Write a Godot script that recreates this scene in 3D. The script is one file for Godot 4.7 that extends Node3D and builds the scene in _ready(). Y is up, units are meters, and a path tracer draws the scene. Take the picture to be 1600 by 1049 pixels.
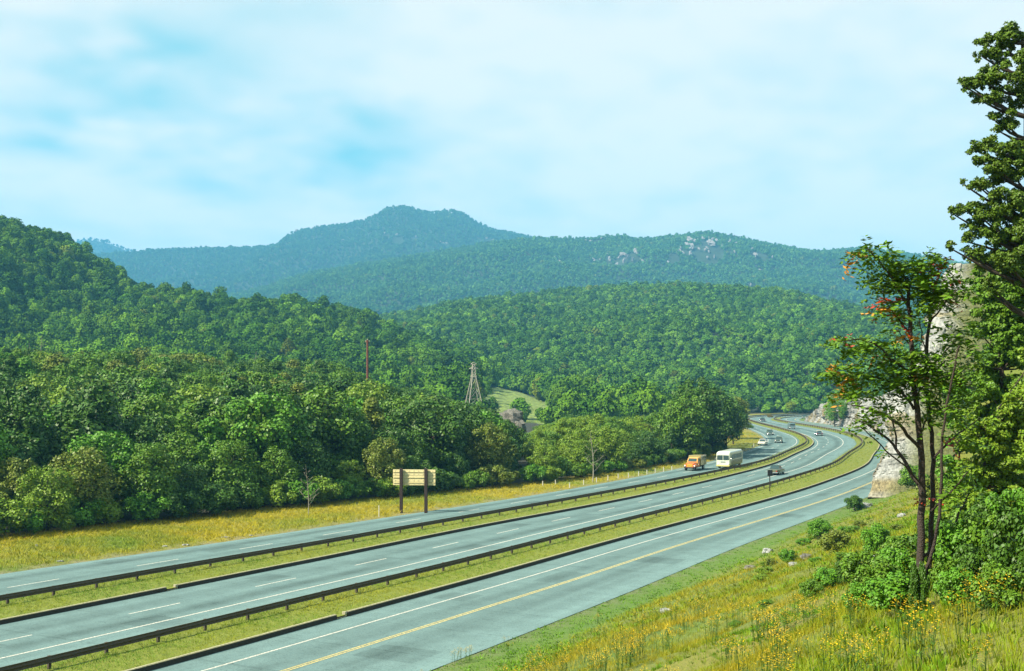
extends Node3D

# ---------------------------------------------------------------- measures
const F := 1900.0      # focal length in photo pixels
const YH := 600.0      # horizon row in the photo
const CAMY := 15.0     # camera height above the road

var rng := RandomNumberGenerator.new()
var used := {}
var M := {}
var noise_a := FastNoiseLite.new()
var noise_b := FastNoiseLite.new()
var noise_c := FastNoiseLite.new()
var noise_s := FastNoiseLite.new()


# ---------------------------------------------------------------- mesh builder
class MB:
	var v := PackedVector3Array()
	var n := PackedVector3Array()
	var c := PackedColorArray()
	var uv := PackedVector2Array()
	var ix := PackedInt32Array()
	var col := Color.WHITE

	func vert(p: Vector3, nn: Vector3, t := Vector2.ZERO) -> int:
		v.append(p); n.append(nn); c.append(col); uv.append(t)
		return v.size() - 1

	func tri(a: Vector3, b: Vector3, d: Vector3) -> void:
		var nn := (d - a).cross(b - a).normalized()
		var k := vert(a, nn); vert(b, nn); vert(d, nn)
		ix.append(k); ix.append(k + 1); ix.append(k + 2)

	func quad(a: Vector3, b: Vector3, d: Vector3, e: Vector3) -> void:
		var nn := (d - a).cross(b - a).normalized()
		var k := vert(a, nn, Vector2(0, 0)); vert(b, nn, Vector2(1, 0)); vert(d, nn, Vector2(1, 1)); vert(e, nn, Vector2(0, 1))
		ix.append_array([k, k + 1, k + 2, k, k + 2, k + 3])

	func box(at: Vector3, size: Vector3, b := Basis()) -> void:
		var h := size / 2.0
		for ax in 3:
			for sg in [-1.0, 1.0]:
				var nn := Vector3.ZERO; nn[ax] = sg
				var u := Vector3.ZERO; u[(ax + 1) % 3] = 1.0
				var w := Vector3.ZERO; w[(ax + 2) % 3] = 1.0
				var q := []
				for e in [[-1, -1], [1, -1], [1, 1], [-1, 1]]:
					q.append(at + b * ((nn + u * e[0] + w * e[1]) * h))
				if sg > 0: quad(q[3], q[2], q[1], q[0])
				else: quad(q[0], q[1], q[2], q[3])

	# box with all edges cut back by r
	func cbox(at: Vector3, size: Vector3, r: float, b := Basis()) -> void:
		var rings := []
		for e in [[-1, r], [-1, 0.0], [1, 0.0], [1, r]]:
			var z = e[0] * (size.z / 2.0 - (0.0 if e[1] > 0 else r))
			rings.append(MB.rrect(size.x / 2.0 - e[1], -size.y / 2.0 + e[1], size.y / 2.0 - e[1], z, r))
		loft(rings, at, b, false)

	static func rrect(hw: float, y0: float, y1: float, z: float, r: float, seg := 1) -> PackedVector3Array:
		var o := PackedVector3Array()
		r = minf(r, minf(hw, (y1 - y0) / 2.0) * 0.98)
		var cs := [Vector2(hw - r, y1 - r), Vector2(-hw + r, y1 - r), Vector2(-hw + r, y0 + r), Vector2(hw - r, y0 + r)]
		for k in 4:
			for j in seg + 1:
				var a := PI / 2.0 * (k + float(j) / seg)
				o.append(Vector3(cs[k].x + cos(a) * r, cs[k].y + sin(a) * r, z))
		return o

	func loft(rings: Array, at := Vector3.ZERO, b := Basis(), smooth := true, caps := true) -> void:
		var m: int = rings[0].size()
		if smooth:
			var k0 := v.size()
			for i in rings.size():
				for j in m:
					var p0: Vector3 = rings[i][j]
					var du: Vector3 = rings[i][(j + 1) % m] - rings[i][(j + m - 1) % m]
					var dv: Vector3 = rings[mini(i + 1, rings.size() - 1)][j] - rings[maxi(i - 1, 0)][j]
					var nn := du.cross(dv).normalized()
					vert(at + b * p0, b * nn, Vector2(float(j) / m, i))
			for i in rings.size() - 1:
				for j in m:
					var a := k0 + i * m + j
					var e := k0 + i * m + (j + 1) % m
					ix.append_array([a, a + m, e, e, a + m, e + m])
		else:
			for i in rings.size() - 1:
				for j in m:
					quad(at + b * rings[i][j], at + b * rings[i][(j + 1) % m], at + b * rings[i + 1][(j + 1) % m], at + b * rings[i + 1][j])
		if caps:
			for e in [0, rings.size() - 1]:
				var mid := Vector3.ZERO
				for p in rings[e]: mid += p
				mid /= m
				for j in m:
					tri(at + b * mid, at + b * rings[e][j], at + b * rings[e][(j + 1) % m])

	func tube(path: Array, radii: Array, sides := 7) -> void:
		var k0 := v.size()
		var side := Vector3.RIGHT
		for i in path.size():
			var d: Vector3 = (path[mini(i + 1, path.size() - 1)] - path[maxi(i - 1, 0)]).normalized()
			side = (side - d * side.dot(d))
			if side.length() < 0.05: side = d.cross(Vector3(0.3, 0.2, 1.0))
			side = side.normalized()
			var up := d.cross(side)
			for j in sides:
				var a := TAU * j / sides
				var nn := side * cos(a) + up * sin(a)
				vert(path[i] + nn * radii[i], nn, Vector2(float(j) / sides, i))
		for i in path.size() - 1:
			for j in sides:
				var a := k0 + i * sides + j
				var e := k0 + i * sides + (j + 1) % sides
				ix.append_array([a, a + sides, e, e, a + sides, e + sides])
		var top := path.size() - 1
		for j in sides:
			tri(v[k0 + top * sides + j], v[k0 + top * sides + (j + 1) % sides], path[top])

	func disc(at: Vector3, axis: Vector3, r0: float, r1: float, depth: float, sides := 14) -> void:
		var s := axis.cross(Vector3(0.31, 0.9, 0.2)).normalized()
		var u := axis.cross(s)
		var rings := []
		for e in [[r1, -0.5], [r0, -0.5], [r0, 0.5], [r1, 0.5]]:
			var ring := PackedVector3Array()
			for j in sides:
				var a := TAU * j / sides
				ring.append((s * cos(a) + u * sin(a)) * e[0] + axis * depth * e[1])
			rings.append(ring)
		loft(rings, at, Basis(), false)

	func leaf(p: Vector3, d: Vector3, nn: Vector3, l: float, w: float, fold := 0.18) -> void:
		var s := nn.cross(d).normalized() * w * 0.5
		var mid := p + d * l * 0.45 - nn * fold * w
		var k := vert(p, nn); vert(mid + s + nn * fold * w, nn); vert(p + d * l, nn); vert(mid - s + nn * fold * w, nn)
		ix.append_array([k, k + 1, k + 2, k, k + 2, k + 3])

	func grid_normals() -> void:
		for i in n.size(): n[i] = Vector3.ZERO
		for i in range(0, ix.size(), 3):
			var a := v[ix[i]]
			var nn := (v[ix[i + 2]] - a).cross(v[ix[i + 1]] - a)
			n[ix[i]] += nn; n[ix[i + 1]] += nn; n[ix[i + 2]] += nn
		for i in n.size(): n[i] = n[i].normalized()

	func mesh() -> ArrayMesh:
		var arr := []
		arr.resize(Mesh.ARRAY_MAX)
		arr[Mesh.ARRAY_VERTEX] = v; arr[Mesh.ARRAY_NORMAL] = n; arr[Mesh.ARRAY_COLOR] = c; arr[Mesh.ARRAY_TEX_UV] = uv; arr[Mesh.ARRAY_INDEX] = ix
		var m := ArrayMesh.new()
		m.add_surface_from_arrays(Mesh.PRIMITIVE_TRIANGLES, arr)
		return m


# ---------------------------------------------------------------- naming helpers
func numbered(called: String) -> String:
	if not used.has(called):
		used[called] = 0
		return called
	used[called] += 1
	return "%s_%03d" % [called, used[called]]

func meta(o: Node, label: String, category: String, group := "", kind := "") -> Node:
	if label: o.set_meta("label", label)
	if category: o.set_meta("category", category)
	if group: o.set_meta("group", group)
	if kind: o.set_meta("kind", kind)
	return o

func thing(called: String, label: String, category: String, at := Vector3.ZERO, turn := 0.0, group := "") -> Node3D:
	var o := Node3D.new()
	o.name = numbered(called)
	add_child(o)
	o.position = at; o.rotation.y = turn
	meta(o, label, category, group)
	return o

func obj(called: String, mesh: Mesh, m: Material, parent: Node = null) -> MeshInstance3D:
	var o := MeshInstance3D.new()
	o.mesh = mesh
	o.material_override = m
	if parent == null:
		o.name = numbered(called)
		add_child(o)
	else:
		o.name = called
		parent.add_child(o, true)
	return o

func structure(called: String, mesh: Mesh, m: Material, parent: Node = null) -> MeshInstance3D:
	var o := obj(called, mesh, m, parent)
	if parent == null: o.set_meta("kind", "structure")
	return o

func lin(r: float, g: float, b: float, a := 1.0) -> Color:
	var c := Color(r, g, b).linear_to_srgb()
	c.a = a
	return c

func mat(r: float, g: float, b: float, rough := 0.7, metal := 0.0) -> StandardMaterial3D:
	var m := StandardMaterial3D.new()
	m.albedo_color = lin(r, g, b)
	m.roughness = rough
	m.metallic = metal
	return m

func noise_tex(freq: float, lo: float, hi: float, size := 512, oct := 4, sd := 1, kind := FastNoiseLite.TYPE_SIMPLEX_SMOOTH) -> NoiseTexture2D:
	var f := FastNoiseLite.new()
	f.noise_type = kind
	f.frequency = freq
	f.fractal_octaves = oct
	f.seed = sd
	var t := NoiseTexture2D.new()
	t.width = size; t.height = size
	t.seamless = true
	t.noise = f
	var g := Gradient.new()
	g.set_color(0, Color(lo, lo, lo)); g.set_color(1, Color(hi, hi, hi))
	t.color_ramp = g
	return t

func worldtex(m: StandardMaterial3D, t: Texture2D, scale: float) -> void:
	m.albedo_texture = t
	m.uv1_triplanar = true
	m.uv1_world_triplanar = true
	m.uv1_scale = Vector3.ONE * scale


# ---------------------------------------------------------------- road geometry
const RP := [[-64.0, -6.0], [-50.0, 20.0], [-36.4, 45.0], [-22.3, 69.7], [-13.5, 85.4], [-5.0, 100.4], [6.4, 121.8], [26.4, 158.5], [40.8, 186.5], [56.8, 221.0], [69.7, 256.8],
	[79.0, 282.0], [86.2, 304.0], [92.3, 328.0], [97.0, 354.0], [100.0, 381.0], [101.8, 410.0], [103.0, 445.0], [105.0, 483.0], [108.5, 510.0], [116.5, 538.0], [129.5, 560.0], [146.0, 574.0], [170.0, 588.0], [200.0, 600.0], [240.0, 608.0], [290.0, 612.0]]
const E4T := [[-90, 6.1], [50, 5.9], [110, 7.1], [190, 6.9], [240, 5.8], [300, 4.8], [350, 4.2], [400, 3.6], [470, 3.8], [500, 4.6], [540, 6.0], [760, 6.0]]
const E2T := [[-90, -11.4], [55, -11.2], [90, -9.6], [230, -9.4], [260, -10.4], [300, -11.7], [340, -12.4], [410, -10.6], [450, -9.2], [500, -9.8], [540, -11.5], [760, -11.5]]
const E1T := [[-90, -18.7], [20, -18.3], [45, -17.4], [70, -16.4], [110, -15.6], [150, -14.4], [190, -13.1], [245, -13.6], [300, -15.1], [350, -15.6], [410, -13.0], [450, -11.4], [500, -12.8], [540, -15.0], [760, -15.0]]
const E0T := [[-90, -30.0], [16, -28.6], [38, -26.6], [65, -24.8], [95, -22.9], [170, -22.4], [210, -21.3], [240, -22.0], [266, -23.2], [300, -24.2], [340, -23.9], [390, -21.2], [450, -19.0], [500, -21.0], [540, -24.5], [760, -24.5]]
const E5T := [[-90, 19.5], [10, 18.7], [50, 17.4], [120, 17.1], [200, 15.6], [300, 11.8], [340, 11.6], [390, 13.0], [425, 12.2], [455, 11.0], [500, 13.0], [540, 15.5], [760, 15.5]]
const HCT := [[-90, 0.0], [112, 0.0], [114, 8.5], [119, 11.5], [128, 18.0], [140, 26.0], [155, 33.0], [185, 34.0], [215, 26.0], [250, 17.0], [300, 13.0], [350, 10.5], [400, 8.5], [430, 6.0], [448, 0.0], [760, 0.0]]
const VGT := [[-90, 28.0], [0, 24.0], [40, 19.0], [65, 17.0], [90, 12.5], [110, 8.5], [150, 6.0], [200, 4.5], [235, 6.0], [300, 20.0], [450, 12.0], [760, 12.0]]
const PRT := [[0.0, -0.05], [1.6, 0.03], [4.0, 0.5], [10.0, 2.7], [20.0, 6.6], [27.4, 9.8], [32.0, 12.5], [38.0, 14.8], [60.0, 22.0], [130.0, 36.0], [400.0, 60.0]]
const RS0 := -86.0
const RSTEP := 2.0
var rp: Array[Vector2] = []
var rt: Array[Vector2] = []
const FX0 := -300.0
const FZ0 := -60.0
const FC := 5.0
var fnx := 0
var fnz := 0
var fs := PackedFloat32Array()
var fo := PackedFloat32Array()

func table(t: Array, x: float) -> float:
	if x <= t[0][0]: return t[0][1]
	for i in range(1, t.size()):
		if x <= t[i][0]:
			return lerpf(t[i - 1][1], t[i][1], (x - t[i - 1][0]) / (t[i][0] - t[i - 1][0]))
	return t[-1][1]

func smooth_table(t: Array, x: float, w := 14.0) -> float:
	return (table(t, x - w) + 2.0 * table(t, x - w * 0.5) + 2.0 * table(t, x) + 2.0 * table(t, x + w * 0.5) + table(t, x + w)) / 8.0

var etab := {}
func edge(which: String, s: float) -> float:
	var t: PackedFloat32Array = etab[which]
	var k := clampf((s - RS0) / RSTEP, 0.0, t.size() - 1.001)
	return lerpf(t[int(k)], t[int(k) + 1], k - int(k))

func road_at(s: float) -> Array:
	var k := clampf((s - RS0) / RSTEP, 0.0, rp.size() - 1.001)
	var i := int(k)
	return [rp[i].lerp(rp[i + 1], k - i), rt[i].lerp(rt[i + 1], k - i).normalized()]

func on_road(s: float, off: float, y := 0.0) -> Vector3:
	var q := road_at(s)
	var p: Vector2 = q[0] + Vector2(q[1].y, -q[1].x) * off
	return Vector3(p.x, y, -p.y)

func build_road_frame() -> void:
	var dense: Array[Vector2] = []
	for i in range(RP.size() - 1):
		var p0 := Vector2(RP[maxi(i - 1, 0)][0], RP[maxi(i - 1, 0)][1])
		var p1 := Vector2(RP[i][0], RP[i][1])
		var p2 := Vector2(RP[i + 1][0], RP[i + 1][1])
		var p3 := Vector2(RP[mini(i + 2, RP.size() - 1)][0], RP[mini(i + 2, RP.size() - 1)][1])
		for k in 20:
			dense.append(p1.cubic_interpolate(p2, p0, p3, k / 20.0))
	# even steps
	var out: Array[Vector2] = [dense[0]]
	var need := RSTEP
	for i in range(1, dense.size()):
		var a := dense[i - 1]
		var l := a.distance_to(dense[i])
		while l >= need:
			a = a.lerp(dense[i], need / l)
			out.append(a)
			l = a.distance_to(dense[i])
			need = RSTEP
		need -= l
	for pass_ in 4:
		var sm: Array[Vector2] = out.duplicate()
		for i in range(2, out.size() - 2):
			sm[i] = (out[i - 2] + out[i - 1] * 2.0 + out[i] * 2.0 + out[i + 1] * 2.0 + out[i + 2]) / 8.0
		out = sm
	rp = out
	for i in rp.size():
		rt.append((rp[mini(i + 1, rp.size() - 1)] - rp[maxi(i - 1, 0)]).normalized())
	for e in [["E0", E0T], ["E1", E1T], ["E2", E2T], ["E4", E4T], ["E5", E5T], ["HC", HCT], ["VG", VGT]]:
		var t := PackedFloat32Array()
		for i in rp.size():
			t.append(smooth_table(e[1], RS0 + i * RSTEP, 3.0 if e[0] == "HC" else 14.0))
		etab[e[0]] = t
	etab["E3"] = PackedFloat32Array(); etab["E3"].resize(rp.size())
	# field of (s, offset) on a coarse grid
	fnx = 125; fnz = 160
	for j in fnz:
		for i in fnx:
			var p := Vector2(FX0 + i * FC, FZ0 + j * FC)
			var best := 1e12
			var bi := 0
			for k in range(0, rp.size(), 3):
				var d := p.distance_squared_to(rp[k])
				if d < best: best = d; bi = k
			for k in range(maxi(bi - 2, 0), mini(bi + 3, rp.size())):
				var d := p.distance_squared_to(rp[k])
				if d < best: best = d; bi = k
			var r := p - rp[bi]
			fs.append(RS0 + bi * RSTEP + r.dot(rt[bi]))
			var o := r.dot(Vector2(rt[bi].y, -rt[bi].x))
			fo.append(signf(o) * maxf(absf(o), sqrt(best) if absf(r.dot(rt[bi])) < 3.0 else sqrt(best)))

func so(x: float, z: float) -> Vector2:   # (s, offset) of a ground point, z = depth
	var a := clampf((x - FX0) / FC, 0.0, fnx - 1.001)
	var b := clampf((z - FZ0) / FC, 0.0, fnz - 1.001)
	var i := int(a)
	var j := int(b)
	a -= i; b -= j
	var k := j * fnx + i
	return Vector2(lerpf(lerpf(fs[k], fs[k + 1], a), lerpf(fs[k + fnx], fs[k + fnx + 1], a), b), lerpf(lerpf(fo[k], fo[k + 1], a), lerpf(fo[k + fnx], fo[k + fnx + 1], a), b))

func rise_right(d: float, s: float) -> float:
	var p := table(PRT, d)
	if d > 3.0:
		p += 0.0
	if s > 104.0:
		var hc := edge("HC", s)
		var rec := 2.2 + hc * 0.2
		var pl := hc * smoothstep(rec, rec + 5.0, d) * 0.97 + 0.30 * table(PRT, maxf(0.0, d - rec - 3.0)) * (1.0 - smoothstep(430.0, 470.0, s) * 0.75)
		p = maxf(lerpf(p, d * 0.02 - 0.03, smoothstep(116.0, 142.0, s)), pl * smoothstep(108.0, 114.0, s))
	return p

func ground(x: float, z: float) -> float:
	var q := so(x, z)
	var e5 := edge("E5", q.x)
	var e0 := edge("E0", q.x)
	if q.y > e5 - 0.2:
		var d := q.y - e5
		var h := rise_right(maxf(d, 0.0), q.x)
		if d > 2.0:
			h += (noise_a.get_noise_2d(x * 1.0, z * 1.0) * 0.55 + noise_b.get_noise_2d(x, z) * 0.16) * smoothstep(2.0, 7.0, d)
		return h
	if q.y < e0 + 0.2:
		var d := e0 - q.y
		var h := -0.05 + 0.1 * smoothstep(0.0, 2.0, d) + noise_b.get_noise_2d(x, z) * 0.1 * smoothstep(1.0, 4.0, d)
		h += 11.0 * smoothstep(30.0, 190.0, d) * (1.0 - smoothstep(-45.0, 25.0, x)) * smoothstep(90.0, 200.0, z)
		return h
	return -0.06

func px(u: float, v: float, z: float) -> Vector3:    # the point at depth z that the camera sees at (u, v)
	return Vector3((u - 800.0) / F * z, CAMY + (YH - v) / F * z, -z)

func seen_at(u: float, v: float) -> Vector3:          # where the line of sight meets the ground
	var z := 6.0
	while z < 690.0:
		var p := px(u, v, z)
		if p.y <= ground(p.x, z): return Vector3(p.x, ground(p.x, z), -z)
		z += 0.15 + z * 0.002
	return px(u, v, 690.0)


# ---------------------------------------------------------------- hills
class Hill:
	var zr := 0.0
	var zb := 0.0
	var xs := PackedFloat32Array()
	var hs := PackedFloat32Array()
	var nz: FastNoiseLite
	var amp := 0.0
	var power := 1.25
	func ridge(x: float) -> float:
		if x <= xs[0]: return hs[0]
		for i in range(1, xs.size()):
			if x <= xs[i]:
				var t := (x - xs[i - 1]) / (xs[i] - xs[i - 1])
				var s0 := (hs[i] - hs[maxi(i - 2, 0)]) / maxf(xs[i] - xs[maxi(i - 2, 0)], 0.01) * (xs[i] - xs[i - 1])
				var s1 := (hs[mini(i + 1, hs.size() - 1)] - hs[i - 1]) / maxf(xs[mini(i + 1, hs.size() - 1)] - xs[i - 1], 0.01) * (xs[i] - xs[i - 1])
				var a := hs[i - 1]
				var b := hs[i]
				return a + t * (s0 + t * (3.0 * (b - a) - 2.0 * s0 - s1 + t * (2.0 * (a - b) + s0 + s1)))
		return hs[-1]
	func h(x: float, z: float) -> float:
		var t := (z - zb) / (zr - zb)
		if t <= 0.0: return -2.0
		var r := maxf(ridge(x), 0.0)
		if t > 1.0:
			return r * maxf(0.0, 1.0 - pow((t - 1.0) * 1.3, 1.5)) - 2.0 * (t - 1.0)
		var g := pow(t, power)
		return r * g + amp * minf(1.0, r / 40.0) * nz.get_noise_2d(x, z) * minf(1.0, 6.0 * t * (1.0 - t)) - 2.0 * (1.0 - t)

func make_hill(zr: float, zb: float, prof: Array, tree: float, amp: float, freq: float, power: float, sd: int) -> Hill:
	var o := Hill.new()
	o.zr = zr; o.zb = zb; o.amp = amp; o.power = power
	for i in range(0, prof.size(), 2):
		o.xs.append((prof[i] - 800.0) / F * zr)
		o.hs.append(CAMY + (YH - prof[i + 1]) / F * zr - tree)
	o.nz = FastNoiseLite.new()
	o.nz.seed = sd; o.nz.frequency = freq; o.nz.fractal_octaves = 3
	return o

func hill_mesh(o: Hill, x0: float, x1: float, z1: float, cell: float) -> ArrayMesh:
	var b := MB.new()
	var nx := int((x1 - x0) / cell) + 1
	var nz := int((z1 - o.zb + cell) / cell) + 1
	for j in nz:
		for i in nx:
			var x := x0 + i * cell
			var z := o.zb - cell + j * cell
			b.vert(Vector3(x, o.h(x, z), -z), Vector3.UP)
	for j in nz - 1:
		for i in nx - 1:
			var k := j * nx + i
			b.ix.append_array([k, k + nx, k + 1, k + 1, k + nx, k + nx + 1])
	b.grid_normals()
	return b.mesh()

func hill_hit(o: Hill, u: float, v: float) -> Vector3:
	var z := o.zb
	while z < o.zr * 1.1:
		var p := px(u, v, z)
		if p.y <= o.h(p.x, z): return p
		z += o.zr * 0.002
	return px(u, v, o.zr)


# ---------------------------------------------------------------- foliage
func rdir() -> Vector3:
	while true:
		var p := Vector3(rng.randf_range(-1, 1), rng.randf_range(-1, 1), rng.randf_range(-1, 1))
		if p.length_squared() <= 1.0 and p.length_squared() > 0.01: return p.normalized()
	return Vector3.UP

# a crown of leaf clumps on lobes; unit height 1 above the trunk foot, lobes are [centre, radius]
func crown_from_lobes(lobes: Array, count: int, size: float, flat := 1.0, hang := 0.3, up := 0.35) -> ArrayMesh:
	var b := MB.new()
	var total := 0.0
	for l in lobes: total += l[1] * l[1]
	for l in lobes:
		var k := int(count * l[1] * l[1] / total)
		var base := rng.randf_range(0.86, 1.12)
		for i in k:
			var d := rdir()
			if d.y < -0.2 and rng.randf() < 0.5: d.y = -d.y
			var r: float = l[1] * (0.45 + 0.6 * sqrt(rng.randf()) + (0.35 * rng.randf() if rng.randf() < 0.12 else 0.0))
			var p: Vector3 = l[0] + Vector3(d.x, d.y * flat, d.z) * r
			var nn := (d + rdir() * 0.75 + Vector3(0, up, 0)).normalized()
			var along := (d.cross(rdir()) + Vector3(0, -hang, 0)).normalized()
			along = (along - nn * along.dot(nn)).normalized()
			var g := base * rng.randf_range(0.75, 1.25)
			b.col = Color(g * rng.randf_range(0.85, 1.2), g, g * rng.randf_range(0.7, 1.1))
			var sz := size * rng.randf_range(0.65, 1.35)
			b.leaf(p, along, nn, sz, sz * 0.75)
	return b.mesh()

func round_lobes(n: int, w: float, lo: float, hi: float, r0: float, r1: float, narrow := 0.0) -> Array:
	var out := []
	var mid := (lo + hi) / 2.0
	for i in n:
		var t := (i + rng.randf()) / n
		var y := lerpf(lo, hi, t)
		var e := sqrt(maxf(0.05, 1.0 - pow((y - mid) / ((hi - lo) / 2.0), 2.0)))
		if narrow > 0.0: e = lerpf(e, 1.0 - t * 0.93, narrow)
		var a := i * 2.399 + rng.randf_range(-0.5, 0.5)
		var q := w * e * sqrt(rng.randf_range(0.25, 1.0))
		out.append([Vector3(cos(a) * q, y, sin(a) * q), lerpf(r0, r1, rng.randf()) * (0.6 + 0.4 * e)])
	return out

func trunk_mesh(lobes: Array, r: float, top: float) -> ArrayMesh:
	var b := MB.new()
	var bend := Vector3(rng.randf_range(-0.04, 0.04), 0, rng.randf_range(-0.04, 0.04))
	var p := []
	var q := []
	for i in 6:
		var t := i / 5.0
		p.append(Vector3(0, -0.04 + t * top, 0) + bend * sin(t * 3.0))
		q.append(r * (1.0 - 0.8 * t) * (1.35 if i == 0 else 1.0))
	b.tube(p, q, 6)
	for l in lobes:
		if rng.randf() < 0.75:
			var y := clampf(l[0].y - 0.12 - rng.randf() * 0.12, 0.12, top * 0.95)
			var s := Vector3(0, y, 0)
			b.tube([s, s.lerp(l[0], 0.55) + Vector3(0, -0.015, 0), l[0]], [r * 0.4, r * 0.25, r * 0.07], 4)
	return b.mesh()

# crown for woods far away: a rough core under a coat of leaf clumps
func far_crown(sd: int, leaves: int, size: float, tall: float) -> ArrayMesh:
	rng.seed = sd
	var lob := []
	for i in 11:
		var d := rdir()
		d.y = absf(d.y) * 1.1 - 0.25
		lob.append([d * Vector3(0.5, 0.62 * tall, 0.5), rng.randf_range(0.30, 0.50)])
	lob.append([Vector3(0, 0.55 * tall, 0), 0.42])
	var b := MB.new()
	for i in 6:
		for j in 8:
			var a := PI * i / 5.0
			var e := TAU * (j + 0.5 * (i % 2)) / 8.0
			var r := rng.randf_range(0.4, 0.54)
			b.col = Color(0.8, 0.8, 0.8)
			b.vert(Vector3(sin(a) * cos(e) * r, cos(a) * r * tall - 0.05, sin(a) * sin(e) * r), Vector3.UP)
	for i in 5:
		for j in 8:
			var k := i * 8 + j
			var e := i * 8 + (j + 1) % 8
			b.ix.append_array([k, e, k + 8, e, e + 8, k + 8])
	b.grid_normals()
	for l in lob:
		var base := rng.randf_range(0.8, 1.2)
		for f in leaves / lob.size():
			var d := rdir()
			if d.y < -0.3: d.y = -d.y
			var g := base * rng.randf_range(0.75, 1.25)
			b.col = Color(g, g, g * 0.9)
			var nn := (d + rdir() * 0.7).normalized()
			var al := nn.cross(rdir()).normalized()
			var sz := size * rng.randf_range(0.7, 1.35)
			b.leaf(l[0] + d * l[1] * rng.randf_range(0.8, 1.08) - al * sz * 0.5, al, nn, sz, sz * 0.8)
	return b.mesh()

func multi(called: String, mesh: Mesh, m: Material, xf: Array, cols: Array, parent: Node = null) -> MultiMeshInstance3D:
	var mm := MultiMesh.new()
	mm.transform_format = MultiMesh.TRANSFORM_3D
	mm.use_colors = true
	mm.mesh = mesh
	mm.instance_count = xf.size()
	for i in xf.size():
		mm.set_instance_transform(i, xf[i])
		mm.set_instance_color(i, cols[i])
	var o := MultiMeshInstance3D.new()
	o.multimesh = mm
	o.material_override = m
	if parent == null:
		o.name = numbered(called); add_child(o)
	else:
		o.name = called; parent.add_child(o, true)
	o.set_meta("kind", "stuff")
	return o

func spin(at: Vector3, sc: Vector3) -> Transform3D:
	return Transform3D(Basis(Vector3.UP, rng.randf() * TAU) * Basis.from_scale(sc), at)


# ================================================================ scene
func _ready() -> void:
	rng.seed = 20240
	for e in [[noise_a, 0.06, 11], [noise_b, 0.35, 12], [noise_c, 0.02, 13], [noise_s, 1.0, 14]]:
		e[0].frequency = e[1]; e[0].seed = e[2]
	build_camera_and_light()
	build_materials()
	build_road_frame()
	build_ground()
	build_roads()
	build_cliff()
	build_hills()
	build_near_woods()
	build_road_furniture()
	build_vehicles()
	build_right_slope()
	single_out()


# things whose labels agree are told apart by their order from left to right as seen from the viewpoint
func single_out() -> void:
	var by := {}
	for o in get_children():
		if o.has_meta("label"):
			var l: String = o.get_meta("label")
			if not by.has(l): by[l] = []
			by[l].append(o)
	var words := ["leftmost", "second", "third", "fourth", "fifth", "sixth", "seventh", "eighth", "ninth", "tenth", "eleventh", "twelfth", "thirteenth", "fourteenth", "fifteenth", "sixteenth", "seventeenth", "eighteenth", "nineteenth", "twentieth"]
	for l in by:
		var a: Array = by[l]
		if a.size() < 2: continue
		a.sort_custom(func(p, q): return p.position.x / -p.position.z < q.position.x / -q.position.z)
		for i in a.size():
			var w := "leftmost"
			if i == a.size() - 1: w = "rightmost"
			elif i > 0: w = (words[i] if i < words.size() else "no. %d" % (i + 1)) + " from left"
			a[i].set_meta("label", l + ", " + w)


func build_camera_and_light() -> void:
	var cam := Camera3D.new()
	cam.name = "camera"
	cam.projection = Camera3D.PROJECTION_FRUSTUM
	cam.near = 0.5
	cam.far = 20000.0
	cam.size = 0.5 * 1049.0 / F
	cam.frustum_offset = Vector2(0.0, 0.5 * (YH - 524.5) / F)
	cam.position = Vector3(0, CAMY, 0)
	add_child(cam)
	cam.current = true

	var sun := DirectionalLight3D.new()
	sun.name = "sun"
	sun.light_energy = 1.6
	sun.light_color = Color(1.0, 0.96, 0.88)
	sun.light_angular_distance = 0.5
	sun.shadow_enabled = true
	var el := deg_to_rad(43.0)
	var az := deg_to_rad(-116.0)         # from the left and a little behind
	var to_sun := Vector3(sin(az) * cos(el), sin(el), -cos(az) * cos(el))
	sun.look_at_from_position(Vector3.ZERO, -to_sun, Vector3.UP)
	add_child(sun)

	var env := Environment.new()
	env.background_mode = Environment.BG_SKY
	env.tonemap_mode = Environment.TONE_MAPPER_LINEAR
	env.tonemap_exposure = 2.55
	env.sdfgi_enabled = true
	env.ssao_enabled = true
	env.ssil_enabled = true
	env.fog_enabled = true
	env.fog_density = 0.000158
	env.fog_light_color = lin(0.17, 0.60, 1.0)
	var sky := Sky.new()
	var pm := PanoramaSkyMaterial.new()
	pm.panorama = ImageTexture.create_from_image(sky_picture())
	sky.sky_material = pm
	env.sky = sky
	var we := WorldEnvironment.new()
	we.name = "world_environment"
	we.environment = env
	add_child(we)


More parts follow.
